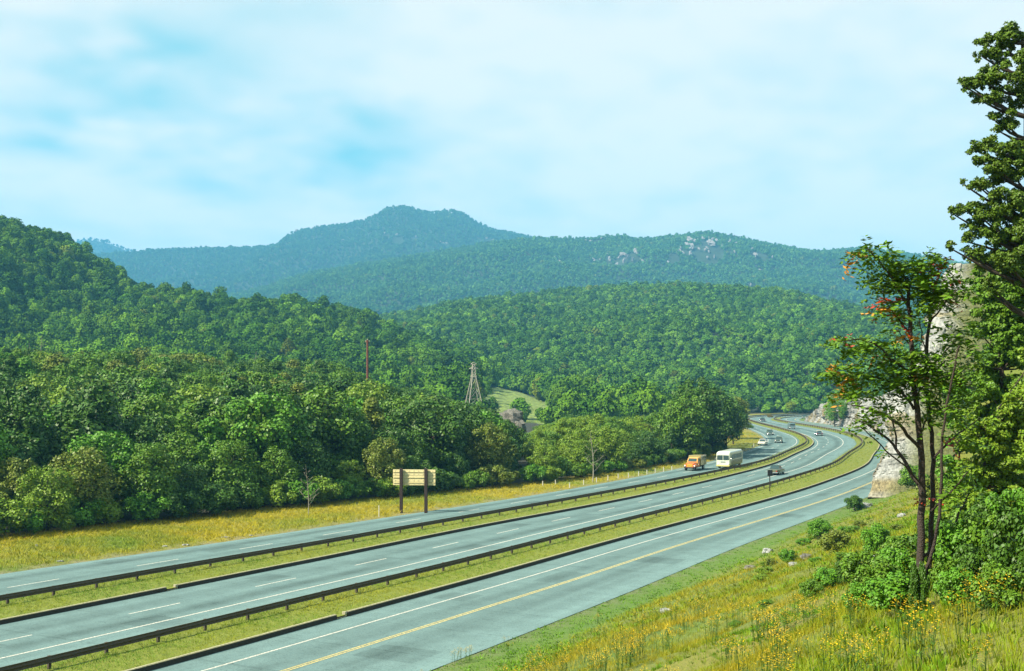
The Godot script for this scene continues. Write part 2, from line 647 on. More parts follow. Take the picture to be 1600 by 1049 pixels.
func sky_picture() -> Image:
	var w := 2000
	var h := 1000
	var im := Image.create_empty(w, h, false, Image.FORMAT_RGBF)
	var f1 := FastNoiseLite.new(); f1.seed = 5; f1.frequency = 0.9; f1.fractal_octaves = 5; f1.fractal_gain = 0.55
	var f2 := FastNoiseLite.new(); f2.seed = 9; f2.frequency = 2.6; f2.fractal_octaves = 4
	var f3 := FastNoiseLite.new(); f3.seed = 21; f3.frequency = 7.0; f3.fractal_octaves = 4
	for j in h:
		var el := PI / 2.0 - PI * (j + 0.5) / h
		if el < -0.05:
			for i in w: im.set_pixel(i, j, Color(0.25, 0.30, 0.30))
			continue
		for i in w:
			var az := wrapf(TAU * (i + 0.5) / w, -PI, PI)      # column 0 looks along -Z
			var d := Vector3(sin(az) * cos(el), sin(el), -cos(az) * cos(el))
			var q := Vector2(d.x, d.z) / (maxf(d.y, 0.0) + 0.22)
			var n := f1.get_noise_2d(q.x * 1.0 + q.y * 0.4, q.y * 0.95)
			var n2 := f2.get_noise_2d(q.x * 0.95 + 7.0, q.y * 1.05)
			# openings in the thin cloud, high on the left of the mountain
			var open := 0.0
			for e in [[-0.31, 0.258, 0.075, 0.026, 0.62], [-0.335, 0.200, 0.07, 0.018, 0.62], [-0.20, 0.190, 0.11, 0.045, 0.42], [-0.11, 0.222, 0.05, 0.03, 0.3]]:
				var a := Vector2((az + n2 * 0.03 - e[0]) / e[2], (el + n * 0.03 - e[1]) / e[3])
				open += e[4] * exp(-a.dot(a))
			var blue := clampf(0.10 + open * clampf(0.9 + n * 1.5 + n2 * 1.3, 0.0, 1.8) + n * 0.34 + n2 * 0.26 + 0.16 * f3.get_noise_2d(q.x * 0.8, q.y), 0.0, 1.0)
			blue = clampf(blue + smoothstep(0.30, 1.0, el) * 0.45, 0.0, 1.0)
			blue *= smoothstep(0.0, 0.16, el) * 0.75 + 0.25
			var c := Color(0.385, 0.39, 0.37).lerp(Color(0.105, 0.27, 0.31), blue)
			c *= 1.0 + 0.42 * exp(-maxf(el, 0.0) / 0.15)
			im.set_pixel(i, j, c)
	return im


func build_materials() -> void:
	var grain := noise_tex(0.05, 0.55, 1.0, 512, 5, 3)
	var coarse := noise_tex(0.012, 0.6, 1.0, 512, 5, 4)
	M.ground = mat(1, 1, 1, 0.95)
	M.ground.vertex_color_use_as_albedo = true
	worldtex(M.ground, grain, 0.35)
	M.hill = mat(0.022, 0.045, 0.012, 0.95)
	worldtex(M.hill, coarse, 0.004)
	M.leaf = mat(1, 1, 1, 0.55)
	M.leaf.vertex_color_use_as_albedo = true
	M.leaf.backlight_enabled = true
	M.leaf.backlight = lin(0.12, 0.17, 0.02)
	M.leaf.metallic_specular = 0.3
	M.farleaf = mat(1, 1, 1, 0.9)
	M.farleaf.vertex_color_use_as_albedo = true
	M.farleaf.metallic_specular = 0.1
	# leaf tints for trees of the near woods
	var tints := {"dark": [0.046, 0.110, 0.008], "mid": [0.086, 0.178, 0.010], "light": [0.140, 0.230, 0.014], "olive": [0.125, 0.168, 0.018], "blue": [0.046, 0.112, 0.013], "edge": [0.078, 0.140, 0.010], "gold": [0.16, 0.12, 0.02], "fresh": [0.085, 0.215, 0.012]}
	for k in tints:
		var m: StandardMaterial3D = mat(tints[k][0], tints[k][1], tints[k][2], 0.5)
		m.vertex_color_use_as_albedo = true
		m.metallic_specular = 0.35
		m.backlight_enabled = true
		m.backlight = lin(tints[k][0] * 0.9, tints[k][1] * 0.9, tints[k][2] * 0.5)
		M["leaf_" + k] = m
	M.red_leaf = mat(0.32, 0.035, 0.012, 0.5)
	M.red_leaf.vertex_color_use_as_albedo = true
	M.orange_leaf = mat(0.42, 0.20, 0.02, 0.5)
	M.orange_leaf.vertex_color_use_as_albedo = true
	M.bark = mat(0.06, 0.042, 0.03, 0.9)
	worldtex(M.bark, grain, 2.5)
	M.bark.heightmap_enabled = true
	M.bark.heightmap_texture = noise_tex(0.06, 0.0, 1.0, 256, 4, 21)
	M.bark.heightmap_scale = 1.5
	M.dead = mat(0.24, 0.22, 0.17, 0.9)
	M.rock = mat(0.52, 0.545, 0.52, 0.92)
	M.rock.vertex_color_use_as_albedo = true
	worldtex(M.rock, noise_tex(0.02, 0.45, 1.0, 512, 6, 8), 0.16)
	M.rock.heightmap_enabled = true
	M.rock.heightmap_texture = noise_tex(0.03, 0.0, 1.0, 512, 6, 31)
	M.rock.heightmap_scale = 25.0
	M.bluff = mat(0.33, 0.32, 0.27, 0.92)
	M.bluff.vertex_color_use_as_albedo = true
	worldtex(M.bluff, noise_tex(0.02, 0.3, 1.0, 512, 6, 88), 0.3)
	M.farrock = mat(0.29, 0.27, 0.26, 0.95)
	worldtex(M.farrock, coarse, 0.05)
	M.concrete = mat(0.46, 0.43, 0.27, 0.9)
	M.concrete.vertex_color_use_as_albedo = true
	worldtex(M.concrete, noise_tex(0.03, 0.6, 1.0, 256, 5, 41), 0.7)
	M.white_paint = mat(0.74, 0.73, 0.62, 0.7)
	worldtex(M.white_paint, noise_tex(0.06, 0.50, 1.0, 256, 5, 42), 0.35)
	M.yellow_paint = mat(0.72, 0.60, 0.22, 0.7)
	worldtex(M.yellow_paint, noise_tex(0.06, 0.50, 1.0, 256, 5, 43), 0.35)
	M.rail = mat(0.30, 0.27, 0.20, 0.7, 0.1)
	M.rail.vertex_color_use_as_albedo = true
	worldtex(M.rail, coarse, 1.0)
	M.post = mat(0.05, 0.038, 0.026, 0.85)
	M.brown = mat(0.030, 0.012, 0.008, 0.8)
	worldtex(M.brown, grain, 1.2)
	M.rust = mat(0.20, 0.055, 0.025, 0.85)
	worldtex(M.rust, coarse, 0.5)
	M.steel = mat(0.40, 0.37, 0.30, 0.7, 0.1)
	M.sign_back = mat(0.80, 0.70, 0.36, 0.6)
	worldtex(M.sign_back, noise_tex(0.04, 0.7, 1.0, 256, 4, 44), 0.8)
	M.bolt = mat(0.34, 0.31, 0.20, 0.5, 0.2)
	M.sign_dark = mat(0.012, 0.011, 0.012, 0.6)
	M.white_post = mat(0.46, 0.45, 0.38, 0.7)
	M.glass = mat(0.03, 0.055, 0.055, 0.12)
	M.glass.metallic_specular = 0.5
	M.chrome = mat(0.6, 0.6, 0.58, 0.25, 0.9)
	M.tyre = mat(0.012, 0.012, 0.012, 0.9)
	M.lamp = mat(0.75, 0.74, 0.66, 0.2)
	M.tail = mat(0.35, 0.02, 0.015, 0.3)
	M.median = mat(0.21, 0.25, 0.010, 0.95)
	worldtex(M.median, grain, 0.3)
	M.meadow = mat(0.27, 0.38, 0.05, 0.95)
	worldtex(M.meadow, noise_tex(0.02, 0.35, 1.0, 512, 6, 55), 0.03)


func road_texture(width: float, lanes: Array, sd: int) -> ImageTexture:
	# worn asphalt: oil streaks down the lanes, seams, patches, fine aggregate; u across, v along (40 m)
	var w := 256
	var h := 1024
	var f := FastNoiseLite.new(); f.seed = sd; f.frequency = 0.02; f.fractal_octaves = 4
	var g := FastNoiseLite.new(); g.seed = sd + 1; g.frequency = 0.3; g.fractal_octaves = 2
	var im := Image.create_empty(w, h, false, Image.FORMAT_RGB8)
	for j in h:
		var a := TAU * j / h
		var cx := cos(a) * h / TAU
		var cy := sin(a) * h / TAU
		for i in w:
			var x := (i + 0.5) / w * width
			var t := 0.82 + 0.05 * f.get_noise_3d(i * 0.9, cx, cy) + 0.05 * f.get_noise_3d(i * 2.2, cx * 0.12, cy * 0.12) + 0.12 * g.get_noise_3d(i * 3.0, cx * 3.0, cy * 3.0) - 0.22 * maxf(0.0, g.get_noise_3d(i * 0.25, cx * 0.3 + 30.0, cy * 0.3) - 0.42)
			for l in lanes:
				var e: float = (x - l[0]) / l[1]
				t -= 0.62 * l[2] * exp(-e * e) * (0.8 + 0.5 * f.get_noise_3d(40.0 + i * 0.1, cx * 0.4, cy * 0.4))
			# wheel tracks polished lighter, fine wandering cracks, transverse joints
			var ck := absf(g.get_noise_3d(i * 0.35 + 90.0, cx * 0.25, cy * 0.25))
			if ck < 0.012: t -= 0.16
			if j % 170 < 2 and i % 97 > 6: t -= 0.10
			for pt in [[0.08, 0.30, 0.55, 0.62], [0.55, 0.86, 0.12, 0.20], [0.30, 0.48, 0.80, 0.93]]:
				var fu := float(i) / w
				var fv := float(j) / h
				if fu > pt[0] and fu < pt[1] and fv > pt[2] and fv < pt[3]: t -= 0.07
			t = clampf(t, 0.05, 1.0)
			im.set_pixel(i, j, Color(t * 0.985, t, t))
	return ImageTexture.create_from_image(im)


func ribbon(a: String, oa: float, b: String, ob: float, y0: float, y1: float, s0: float, s1: float, crown := 0.0, seg := 4, vlen := 40.0) -> ArrayMesh:
	var m := MB.new()
	var n := int((s1 - s0) / 2.0)
	for i in n + 1:
		var s := lerpf(s0, s1, float(i) / n)
		for j in seg + 1:
			var t := float(j) / seg
			var off := lerpf(edge(a, s) + oa, edge(b, s) + ob, t)
			m.vert(on_road(s, off, lerpf(y0, y1, t) + crown * 4.0 * t * (1.0 - t)), Vector3.UP, Vector2(t, s / vlen))
	for i in n:
		for j in seg:
			var k := i * (seg + 1) + j
			m.ix.append_array([k, k + seg + 1, k + 1, k + 1, k + seg + 1, k + seg + 2])
	m.grid_normals()
	return m.mesh()


func build_ground() -> void:
	var b := MB.new()
	var x0 := -240.0
	var z0 := -40.0
	var cell := 2.0
	var nx := 250
	var nz := 372
	for j in nz:
		for i in nx:
			var x := x0 + i * cell
			var z := z0 + j * cell
			var q := so(x, z)
			var h := ground(x, z)
			var e := noise_c.get_noise_2d(x * 2.0, z * 2.0)
			var e2 := noise_a.get_noise_2d(x * 3.0, z * 3.0)
			var c: Color
			var dr := q.y - edge("E5", q.x)
			var dl := edge("E0", q.x) - q.y
			if dr > -1.0:
				c = Color(0.26, 0.23, 0.026).lerp(Color(0.10, 0.19, 0.015), clampf(0.45 + e * 0.9 + e2 * 0.5, 0.0, 1.0))
				c = c.lerp(Color(0.11, 0.21, 0.012), 0.9 * (1.0 - smoothstep(2.0, 8.0, dr)))
				c = Color(0.20, 0.20, 0.10).lerp(c, smoothstep(-0.6, 0.5 + e2 * 0.6, dr))
			elif dl > -1.0:
				c = Color(0.31, 0.27, 0.008).lerp(Color(0.15, 0.22, 0.012), clampf(0.30 + e * 1.0 + e2 * 0.5, 0.0, 1.0))
				c = Color(0.28, 0.25, 0.16).lerp(c, smoothstep(0.1, 0.9 + e2 * 0.7, dl))
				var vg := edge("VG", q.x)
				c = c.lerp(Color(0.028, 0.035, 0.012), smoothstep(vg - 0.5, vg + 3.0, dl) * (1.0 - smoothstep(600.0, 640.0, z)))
			else:
				c = Color(0.1, 0.1, 0.05)
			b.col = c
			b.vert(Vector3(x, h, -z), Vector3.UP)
	for j in nz - 1:
		for i in nx - 1:
			var k := j * nx + i
			b.ix.append_array([k, k + nx, k + 1, k + 1, k + nx, k + nx + 1])
	b.grid_normals()
	structure("ground", b.mesh(), M.ground)
	var p := PlaneMesh.new()
	p.size = Vector2(9000, 9000)
	var o := structure("valley_floor", p, M.hill)
	o.position = Vector3(0, -3.0, -3300)


func build_roads() -> void:
	var asphalt := func(width: float, lanes: Array, sd: int) -> StandardMaterial3D:
		var m := mat(0.190, 0.285, 0.276, 0.95)
		m.albedo_texture = road_texture(width, lanes, sd)
		m.metallic_specular = 0.12
		return m
	var r0 := structure("oncoming_road", ribbon("E0", 0.0, "E1", 0.0, 0.0, 0.0, -84, 650, 0.0, 6), asphalt.call(9.5, [[2.4, 0.7, 0.24], [6.2, 0.8, 0.14], [0.3, 0.5, -0.10]], 61))
	var r1 := structure("middle_road", ribbon("E2", 0.0, "E3", 0.0, 0.0, 0.0, -84, 650, 0.0, 6), asphalt.call(11.0, [[2.7, 0.8, 0.14], [6.2, 0.8, 0.26], [9.4, 1.2, -0.08]], 62))
	var r2 := structure("side_road", ribbon("E4", 0.0, "E5", 0.0, 0.0, 0.0, -84, 650, 0.0, 6), asphalt.call(11.0, [[4.2, 0.8, 0.12], [7.3, 0.9, 0.14], [10.4, 0.9, -0.12]], 63))
	structure("grass_median", ribbon("E1", 0.0, "E2", 0.0, 0.02, 0.14, -84, 650, 0.03, 5), M.median)
	structure("grass_median", ribbon("E3", 0.0, "E4", 0.0, 0.02, 0.14, -84, 650, 0.03, 6), M.median)
	# painted lines: each line a sheet just above the asphalt
	structure("edge_line", ribbon("E3", -3.35, "E3", -3.17, 0.005, 0.005, -84, 650, 0.0, 1), M.white_paint, r1)
	structure("edge_line", ribbon("E4", 2.35, "E4", 2.52, 0.005, 0.005, -84, 650, 0.0, 1), M.white_paint, r2)
	for k in [0.0, 0.24]:
		structure("centre_line", ribbon("E4", 5.95 + k, "E4", 6.09 + k, 0.005, 0.005, -84, 650, 0.0, 1), M.yellow_paint, r2)
	structure("edge_line", ribbon("E1", -0.75, "E1", -0.6, 0.005, 0.005, -84, 650, 0.0, 1), M.white_paint, r0)
	structure("edge_line", ribbon("E0", 0.9, "E0", 1.05, 0.005, 0.005, 150, 650, 0.0, 1), M.white_paint, r0)
	structure("edge_line", ribbon("E2", 0.9, "E2", 1.05, 0.005, 0.005, 150, 650, 0.0, 1), M.white_paint, r1)
	var s := -78.0
	while s < 520.0:
		structure("lane_dash", ribbon("E3", -7.05, "E3", -6.9, 0.005, 0.005, s, s + 4.6, 0.0, 1), M.white_paint, r1)
		structure("lane_dash", ribbon("E1", -4.35, "E1", -4.2, 0.005, 0.005, s + 3.0, s + 7.6, 0.0, 1), M.white_paint, r0)
		s += 12.2
	# kerbs, each broken once by a drain
	for e in [["E2", 15.6], ["E4", 13.2]]:
		for part in [[-84.0, e[1] - 0.6], [e[1] + 0.6, 640.0]]:
			var m := MB.new()
			var rings := []
			var n := int((part[1] - part[0]) / 2.0)
			for i in n + 1:
				var t := lerpf(part[0], part[1], float(i) / n)
				var ring := PackedVector3Array()
				for c in [[-0.24, -0.05], [-0.24, 0.28], [-0.21, 0.31], [-0.05, 0.31], [-0.01, 0.27], [0.03, -0.05]]:
					ring.append(on_road(t, edge(e[0], t) + c[0], c[1]))
				rings.append(ring)
			m.loft(rings, Vector3.ZERO, Basis(), false)
			# faces black with tyre and tar grime plus shade put into colour, top pale
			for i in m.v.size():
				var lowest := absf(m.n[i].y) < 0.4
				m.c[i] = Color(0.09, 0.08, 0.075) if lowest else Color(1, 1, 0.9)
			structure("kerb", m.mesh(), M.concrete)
		var dm := MB.new()
		var q := road_at(e[1])
		var bas := Basis(Vector3.UP, -atan2(q[1].x, q[1].y))
		dm.cbox(on_road(e[1] + 0.42, edge(e[0], e[1]) - 0.16, 0.16), Vector3(0.26, 0.32, 0.22), 0.02, bas)
		dm.box(on_road(e[1] - 0.1, edge(e[0], e[1]) - 0.35, 0.03), Vector3(0.7, 0.06, 0.9), bas)
		var dr := obj("drain_block", dm.mesh(), M.concrete)
		meta(dr, "pale concrete drain block in the gap of the %s kerb" % ("far median's" if e[0] == "E2" else "near median's"), "drain")
	# guard rails
	for e in [["E1", 1.95, "beside the oncoming carriageway in the far grass median"], ["E3", 1.5, "along the near grass median beside the middle carriageway"]]:
		var g := thing("guard_rail", "dark steel guard rail " + e[2], "guard rail", Vector3.ZERO, 0.0, "guard rails in the medians")
		var m := MB.new()
		var rings := []
		var n := 365
		for i in n + 1:
			var t := lerpf(-84.0, 646.0, float(i) / n)
			var ring := PackedVector3Array()
			for c in [[0.0, 0.34], [0.06, 0.38], [0.06, 0.47], [0.0, 0.54], [0.06, 0.61], [0.06, 0.70], [0.0, 0.74], [-0.02, 0.74], [0.03, 0.69], [0.03, 0.62], [-0.02, 0.555], [-0.02, 0.525], [0.03, 0.46], [0.03, 0.39], [-0.02, 0.34]]:
				ring.append(on_road(t, edge(e[0], t) + e[1] - c[0], c[1] + 0.06))
			rings.append(ring)
		m.loft(rings, Vector3.ZERO, Basis(), false)
		for i in m.v.size():   # dark brown faces carry their shade in the vertex colour, top edge pale galvanised
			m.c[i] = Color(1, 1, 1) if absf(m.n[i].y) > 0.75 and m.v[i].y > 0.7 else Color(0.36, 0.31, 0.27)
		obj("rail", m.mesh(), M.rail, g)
		var pm := MB.new()
		pm.cbox(Vector3(0, 0.34, 0), Vector3(0.15, 0.82, 0.18), 0.015)
		var post := pm.mesh()
		var t := -82.0
		while t < 600.0:
			var o := obj("post", post, M.post, g)
			var q := road_at(t)
			o.position = on_road(t, edge(e[0], t) + e[1] - 0.15, 0.03)
			o.rotation.y = -atan2(q[1].x, q[1].y)
			t += 3.81


func build_cliff() -> void:
	var b := MB.new()
	var f := FastNoiseLite.new(); f.seed = 3; f.frequency = 0.085; f.noise_type = FastNoiseLite.TYPE_CELLULAR; f.cellular_return_type = FastNoiseLite.RETURN_CELL_VALUE; f.cellular_jitter = 0.9
	var g := FastNoiseLite.new(); g.seed = 4; g.frequency = 0.16; g.fractal_octaves = 4; g.fractal_type = FastNoiseLite.FRACTAL_RIDGED
	var h := FastNoiseLite.new(); h.seed = 6; h.frequency = 0.045; h.fractal_octaves = 3
	var st := FastNoiseLite.new(); st.seed = 7; st.frequency = 0.11; st.fractal_octaves = 3
	var s0 := 110.0
	var s1 := 449.0
	var ns := 520
	var nt := 58
	var fine := FastNoiseLite.new(); fine.seed = 15; fine.frequency = 0.30; fine.noise_type = FastNoiseLite.TYPE_CELLULAR; fine.cellular_return_type = FastNoiseLite.RETURN_CELL_VALUE
	var crack := FastNoiseLite.new(); crack.seed = 16; crack.frequency = 0.22; crack.fractal_type = FastNoiseLite.FRACTAL_RIDGED; crack.fractal_octaves = 3
	for i in ns + 1:
		var s := lerpf(s0, 118.0, i / 90.0) if i < 90 else lerpf(118.0, s1, (i - 90.0) / (ns - 90.0))
		var hc := edge("HC", s) * (1.0 + 0.13 * h.get_noise_1d(s * 2.0) + 0.1 * f.get_noise_2d(s * 1.3, 5.0))
		for j in nt + 1:
			var t := float(j) / nt
			var y := -0.3
			var rec := 0.5
			if t < 0.8:
				y = hc * (t / 0.8) - 0.3
				rec += hc * 0.15 * (t / 0.8)
			else:
				y = hc - 0.3 + (t - 0.8) * minf(3.0, hc)
				rec += hc * 0.15 + (t - 0.8) * 45.0
			var p := on_road(s, edge("E5", s), y)
			var k := minf(1.0, hc / 8.0) * minf(1.0, 0.25 + t * 3.0)
			# blocky, jointed rock
			rec -= k * (f.get_noise_3d(p.x * 0.7, p.y * 1.0 + p.x * 0.25, p.z * 0.7) * 1.5 + g.get_noise_3d(p.x, p.y * 0.7, p.z) * 0.7 + h.get_noise_3d(p.x, p.y, p.z) * 2.2 + fine.get_noise_3d(p.x + p.y * 0.2, p.y * 0.7, p.z) * 0.55 - maxf(0.0, crack.get_noise_3d(p.x, p.y * 0.25, p.z) - 0.55) * 2.4 - 0.6)
			p = on_road(s, edge("E5", s) + maxf(rec, 0.25), y + k * 0.5 * g.get_noise_3d(p.x + 40.0, p.y, p.z))
			# loosen the blocks in every direction, so that ends and ledges are broken too
			var a3 := Vector3(fine.get_noise_3d(p.x * 0.8 + 11.0, p.y * 0.8, p.z * 0.8), 0.6 * fine.get_noise_3d(p.x * 0.8, p.y * 0.8 + 37.0, p.z * 0.8), fine.get_noise_3d(p.x * 0.8, p.y * 0.8, p.z * 0.8 + 71.0))
			var b3 := Vector3(g.get_noise_3d(p.x * 1.7, p.y * 1.7, p.z * 1.7), g.get_noise_3d(p.x * 1.7 + 50.0, p.y * 1.7, p.z * 1.7), g.get_noise_3d(p.x * 1.7, p.y * 1.7 + 90.0, p.z * 1.7))
			if t < 0.86 and y > 0.4: p += (a3 * 0.75 + b3 * 0.45) * minf(1.0, hc / 6.0)
			# stains of its own: rusty and dark streaks down the face, lichen
			var stain := st.get_noise_3d(s * 1.6, y * 0.22, 0.0)
			var c := Color(1.0, 0.98, 0.95)
			c = c.lerp(Color(0.66, 0.50, 0.20), smoothstep(0.02, 0.35, stain) * 0.85)
			c = c.lerp(Color(0.33, 0.33, 0.33), smoothstep(0.05, 0.35, st.get_noise_3d(s * 2.3 + 90.0, y * 0.25, 8.0)) * 0.7)
			if t > 0.84: c = c.lerp(Color(0.30, 0.32, 0.09), smoothstep(0.82, 0.92, t + 0.05 * st.get_noise_2d(s * 2.0, 3.0)))
			b.col = c
			b.vert(p, Vector3.UP)
	for i in ns:
		for j in nt:
			var k := i * (nt + 1) + j
			b.ix.append_array([k, k + nt + 1, k + 1, k + 1, k + nt + 1, k + nt + 2])
	# faceted: every triangle keeps its own normal
	var fb := MB.new()
	for i in range(0, b.ix.size(), 3):
		fb.col = b.c[b.ix[i]]
		fb.tri(b.v[b.ix[i]], b.v[b.ix[i + 1]], b.v[b.ix[i + 2]])
	var o := obj("rock_cliff", fb.mesh(), M.rock)
	meta(o, "pale grey blasted rock cliff with rusty stains along the outside of the road bend", "cliff")


func rock_mesh(sd: int, size: Vector3, rough := 0.3) -> ArrayMesh:
	var f := FastNoiseLite.new(); f.seed = sd; f.frequency = 0.8; f.fractal_octaves = 4
	var c := FastNoiseLite.new(); c.seed = sd + 5; c.frequency = 1.1; c.noise_type = FastNoiseLite.TYPE_CELLULAR
	var pts := []
	var nr := 12
	var nsd := 18
	for i in nr + 1:
		var row := []
		for j in nsd:
			var a := PI * i / nr
			var e := TAU * j / nsd
			var d := Vector3(sin(a) * cos(e), cos(a), sin(a) * sin(e))
			var sq := d / maxf(absf(d.x), maxf(absf(d.y), absf(d.z)))
			var q := d.lerp(sq, 0.35)
			row.append(q * (1.0 + rough * f.get_noise_3dv(d * 1.4) + rough * 0.8 * c.get_noise_3dv(d * 1.2)) * size * 0.5)
		pts.append(row)
	var b := MB.new()
	for i in nr:
		for j in nsd:
			var g := 0.85 + 0.25 * f.get_noise_3dv(pts[i][j] * 3.0)
			b.col = Color(g, g, g * 0.97)
			if i > 0: b.tri(pts[i][j], pts[i][(j + 1) % nsd], pts[i + 1][j])
			if i < nr - 1: b.tri(pts[i][(j + 1) % nsd], pts[i + 1][(j + 1) % nsd], pts[i + 1][j])
	return b.mesh()


const D_PROF := [-500, 290, -300, 300, -100, 322, 34, 343, 70, 350, 130, 385, 165, 412, 210, 440, 300, 452, 380, 460, 450, 462, 520, 470, 560, 482, 600, 500, 700, 535, 760, 555, 820, 570, 870, 582, 930, 602, 1000, 618, 1100, 645]
const C_PROF := [200, 640, 300, 600, 450, 560, 520, 525, 600, 493, 650, 483, 720, 467, 800, 457, 850, 452, 900, 447, 1000, 441, 1100, 440, 1200, 450, 1300, 470, 1400, 495, 1500, 520, 1700, 540, 2000, 560]
const B2_PROF := [0, 560, 200, 500, 300, 472, 400, 450, 475, 427, 625, 401, 775, 377, 830, 371, 900, 371, 930, 370, 965, 367, 1000, 371, 1060, 366, 1105, 361, 1140, 366, 1200, 378, 1275, 390, 1340, 387, 1420, 395, 1500, 410, 1700, 420, 2000, 450]
const B1_PROF := [-300, 405, 0, 400, 120, 396, 205, 393, 250, 389, 320, 387, 380, 385, 430, 382, 442, 374, 458, 361, 500, 353, 560, 345, 590, 333, 607, 323, 625, 320, 648, 325, 668, 330, 700, 328, 725, 333, 755, 352, 800, 362, 830, 369, 900, 385, 1000, 400, 1300, 420]
const A_PROF := [-300, 410, -100, 400, 60, 386, 110, 377, 140, 373, 165, 377, 205, 392, 280, 415, 400, 440]
var hill_d: Hill
var hill_c: Hill
var hill_b2: Hill
var hill_b1: Hill
var hill_a: Hill


func scatter_hill(o: Hill, called: String, label: String, cell: float, u0: float, u1: float, z0: float, z1: float, meshes: Array, size: Vector2, cols: Array, holes: Array, squash := 1.0) -> void:
	var root := thing(called, label, "forest")
	root.set_meta("kind", "stuff")
	var xf := []
	var cc := []
	for k in meshes.size():
		xf.append([]); cc.append([])
	var z := z0
	while z < z1:
		var xa := (u0 - 800.0) / F * z
		var xb := (u1 - 800.0) / F * z
		var x := xa
		while x < xb:
			var p := Vector2(x + rng.randf_range(-0.55, 0.55) * cell, z + rng.randf_range(-0.55, 0.55) * cell)
			x += cell
			var h := o.h(p.x, p.y)
			if h < -2.15: continue
			if o != hill_d and p.y < 1250.0 and p.x < 240.0 and hill_d.h(p.x, p.y) > h + 0.5: continue
			if o == hill_d and p.y > 620.0 and hill_c.h(p.x, p.y) > h + 2.0: continue
			if p.y < 700.0:
				var q := so(p.x, p.y)
				if p.x > 40.0 and q.y > edge("E0", q.x) - 4.0 and q.y < edge("E5", q.x) + 3.0 and q.x < 760.0: continue
				h = maxf(h, ground(p.x, p.y) - 0.5) if p.x > 40.0 else h
			var skip := false
			for e in holes:
				var r: Vector2 = (p - e[0]).rotated(e[2])
				if (r / e[1]).length() < 1.0 + 0.35 * noise_a.get_noise_2d(p.x, p.y) and (o != hill_d or rng.randf() < 0.985): skip = true; break
			if skip: continue
			var k := rng.randi() % meshes.size()
			var s := rng.randf_range(size.x, size.y)
			var lot := rng.randf()
			if lot < 0.10: s *= 1.42
			elif lot < 0.34: s *= 0.72
			if noise_s.get_noise_2d(p.x * 0.045 + 300.0, p.y * 0.045) > 0.62: continue
			var w := s * rng.randf_range(0.42, 0.56)
			var t := Transform3D(Basis(Vector3.UP, rng.randf() * TAU) * Basis.from_scale(Vector3(w, s * 0.55 * squash, w)), Vector3(p.x, h + s * 0.45 + rng.randf_range(-1.6, 1.0), -p.y))
			xf[k].append(t)
			var zone := 0.5 + 0.9 * noise_c.get_noise_2d(p.x * 0.35, p.y * 0.35) + 0.7 * noise_c.get_noise_2d(p.x * 1.3 + 70.0, p.y * 1.3)
			var c: Color = cols[0].lerp(cols[1], clampf(zone * 0.6 + rng.randf() * 0.55 - 0.1, 0.0, 1.0))
			if k == 4 or (meshes.size() == 5 and k == 2): c = c.lerp(cols[0] * 0.7, 0.8)
			if rng.randf() < 0.02: c = c.lerp(Color(0.17, 0.18, 0.02), 0.5)
			cc[k].append(c * rng.randf_range(0.68, 1.28))
		z += cell
	for k in meshes.size():
		if xf[k].size(): multi("crowns", meshes[k], M.farleaf, xf[k], cc[k], root)


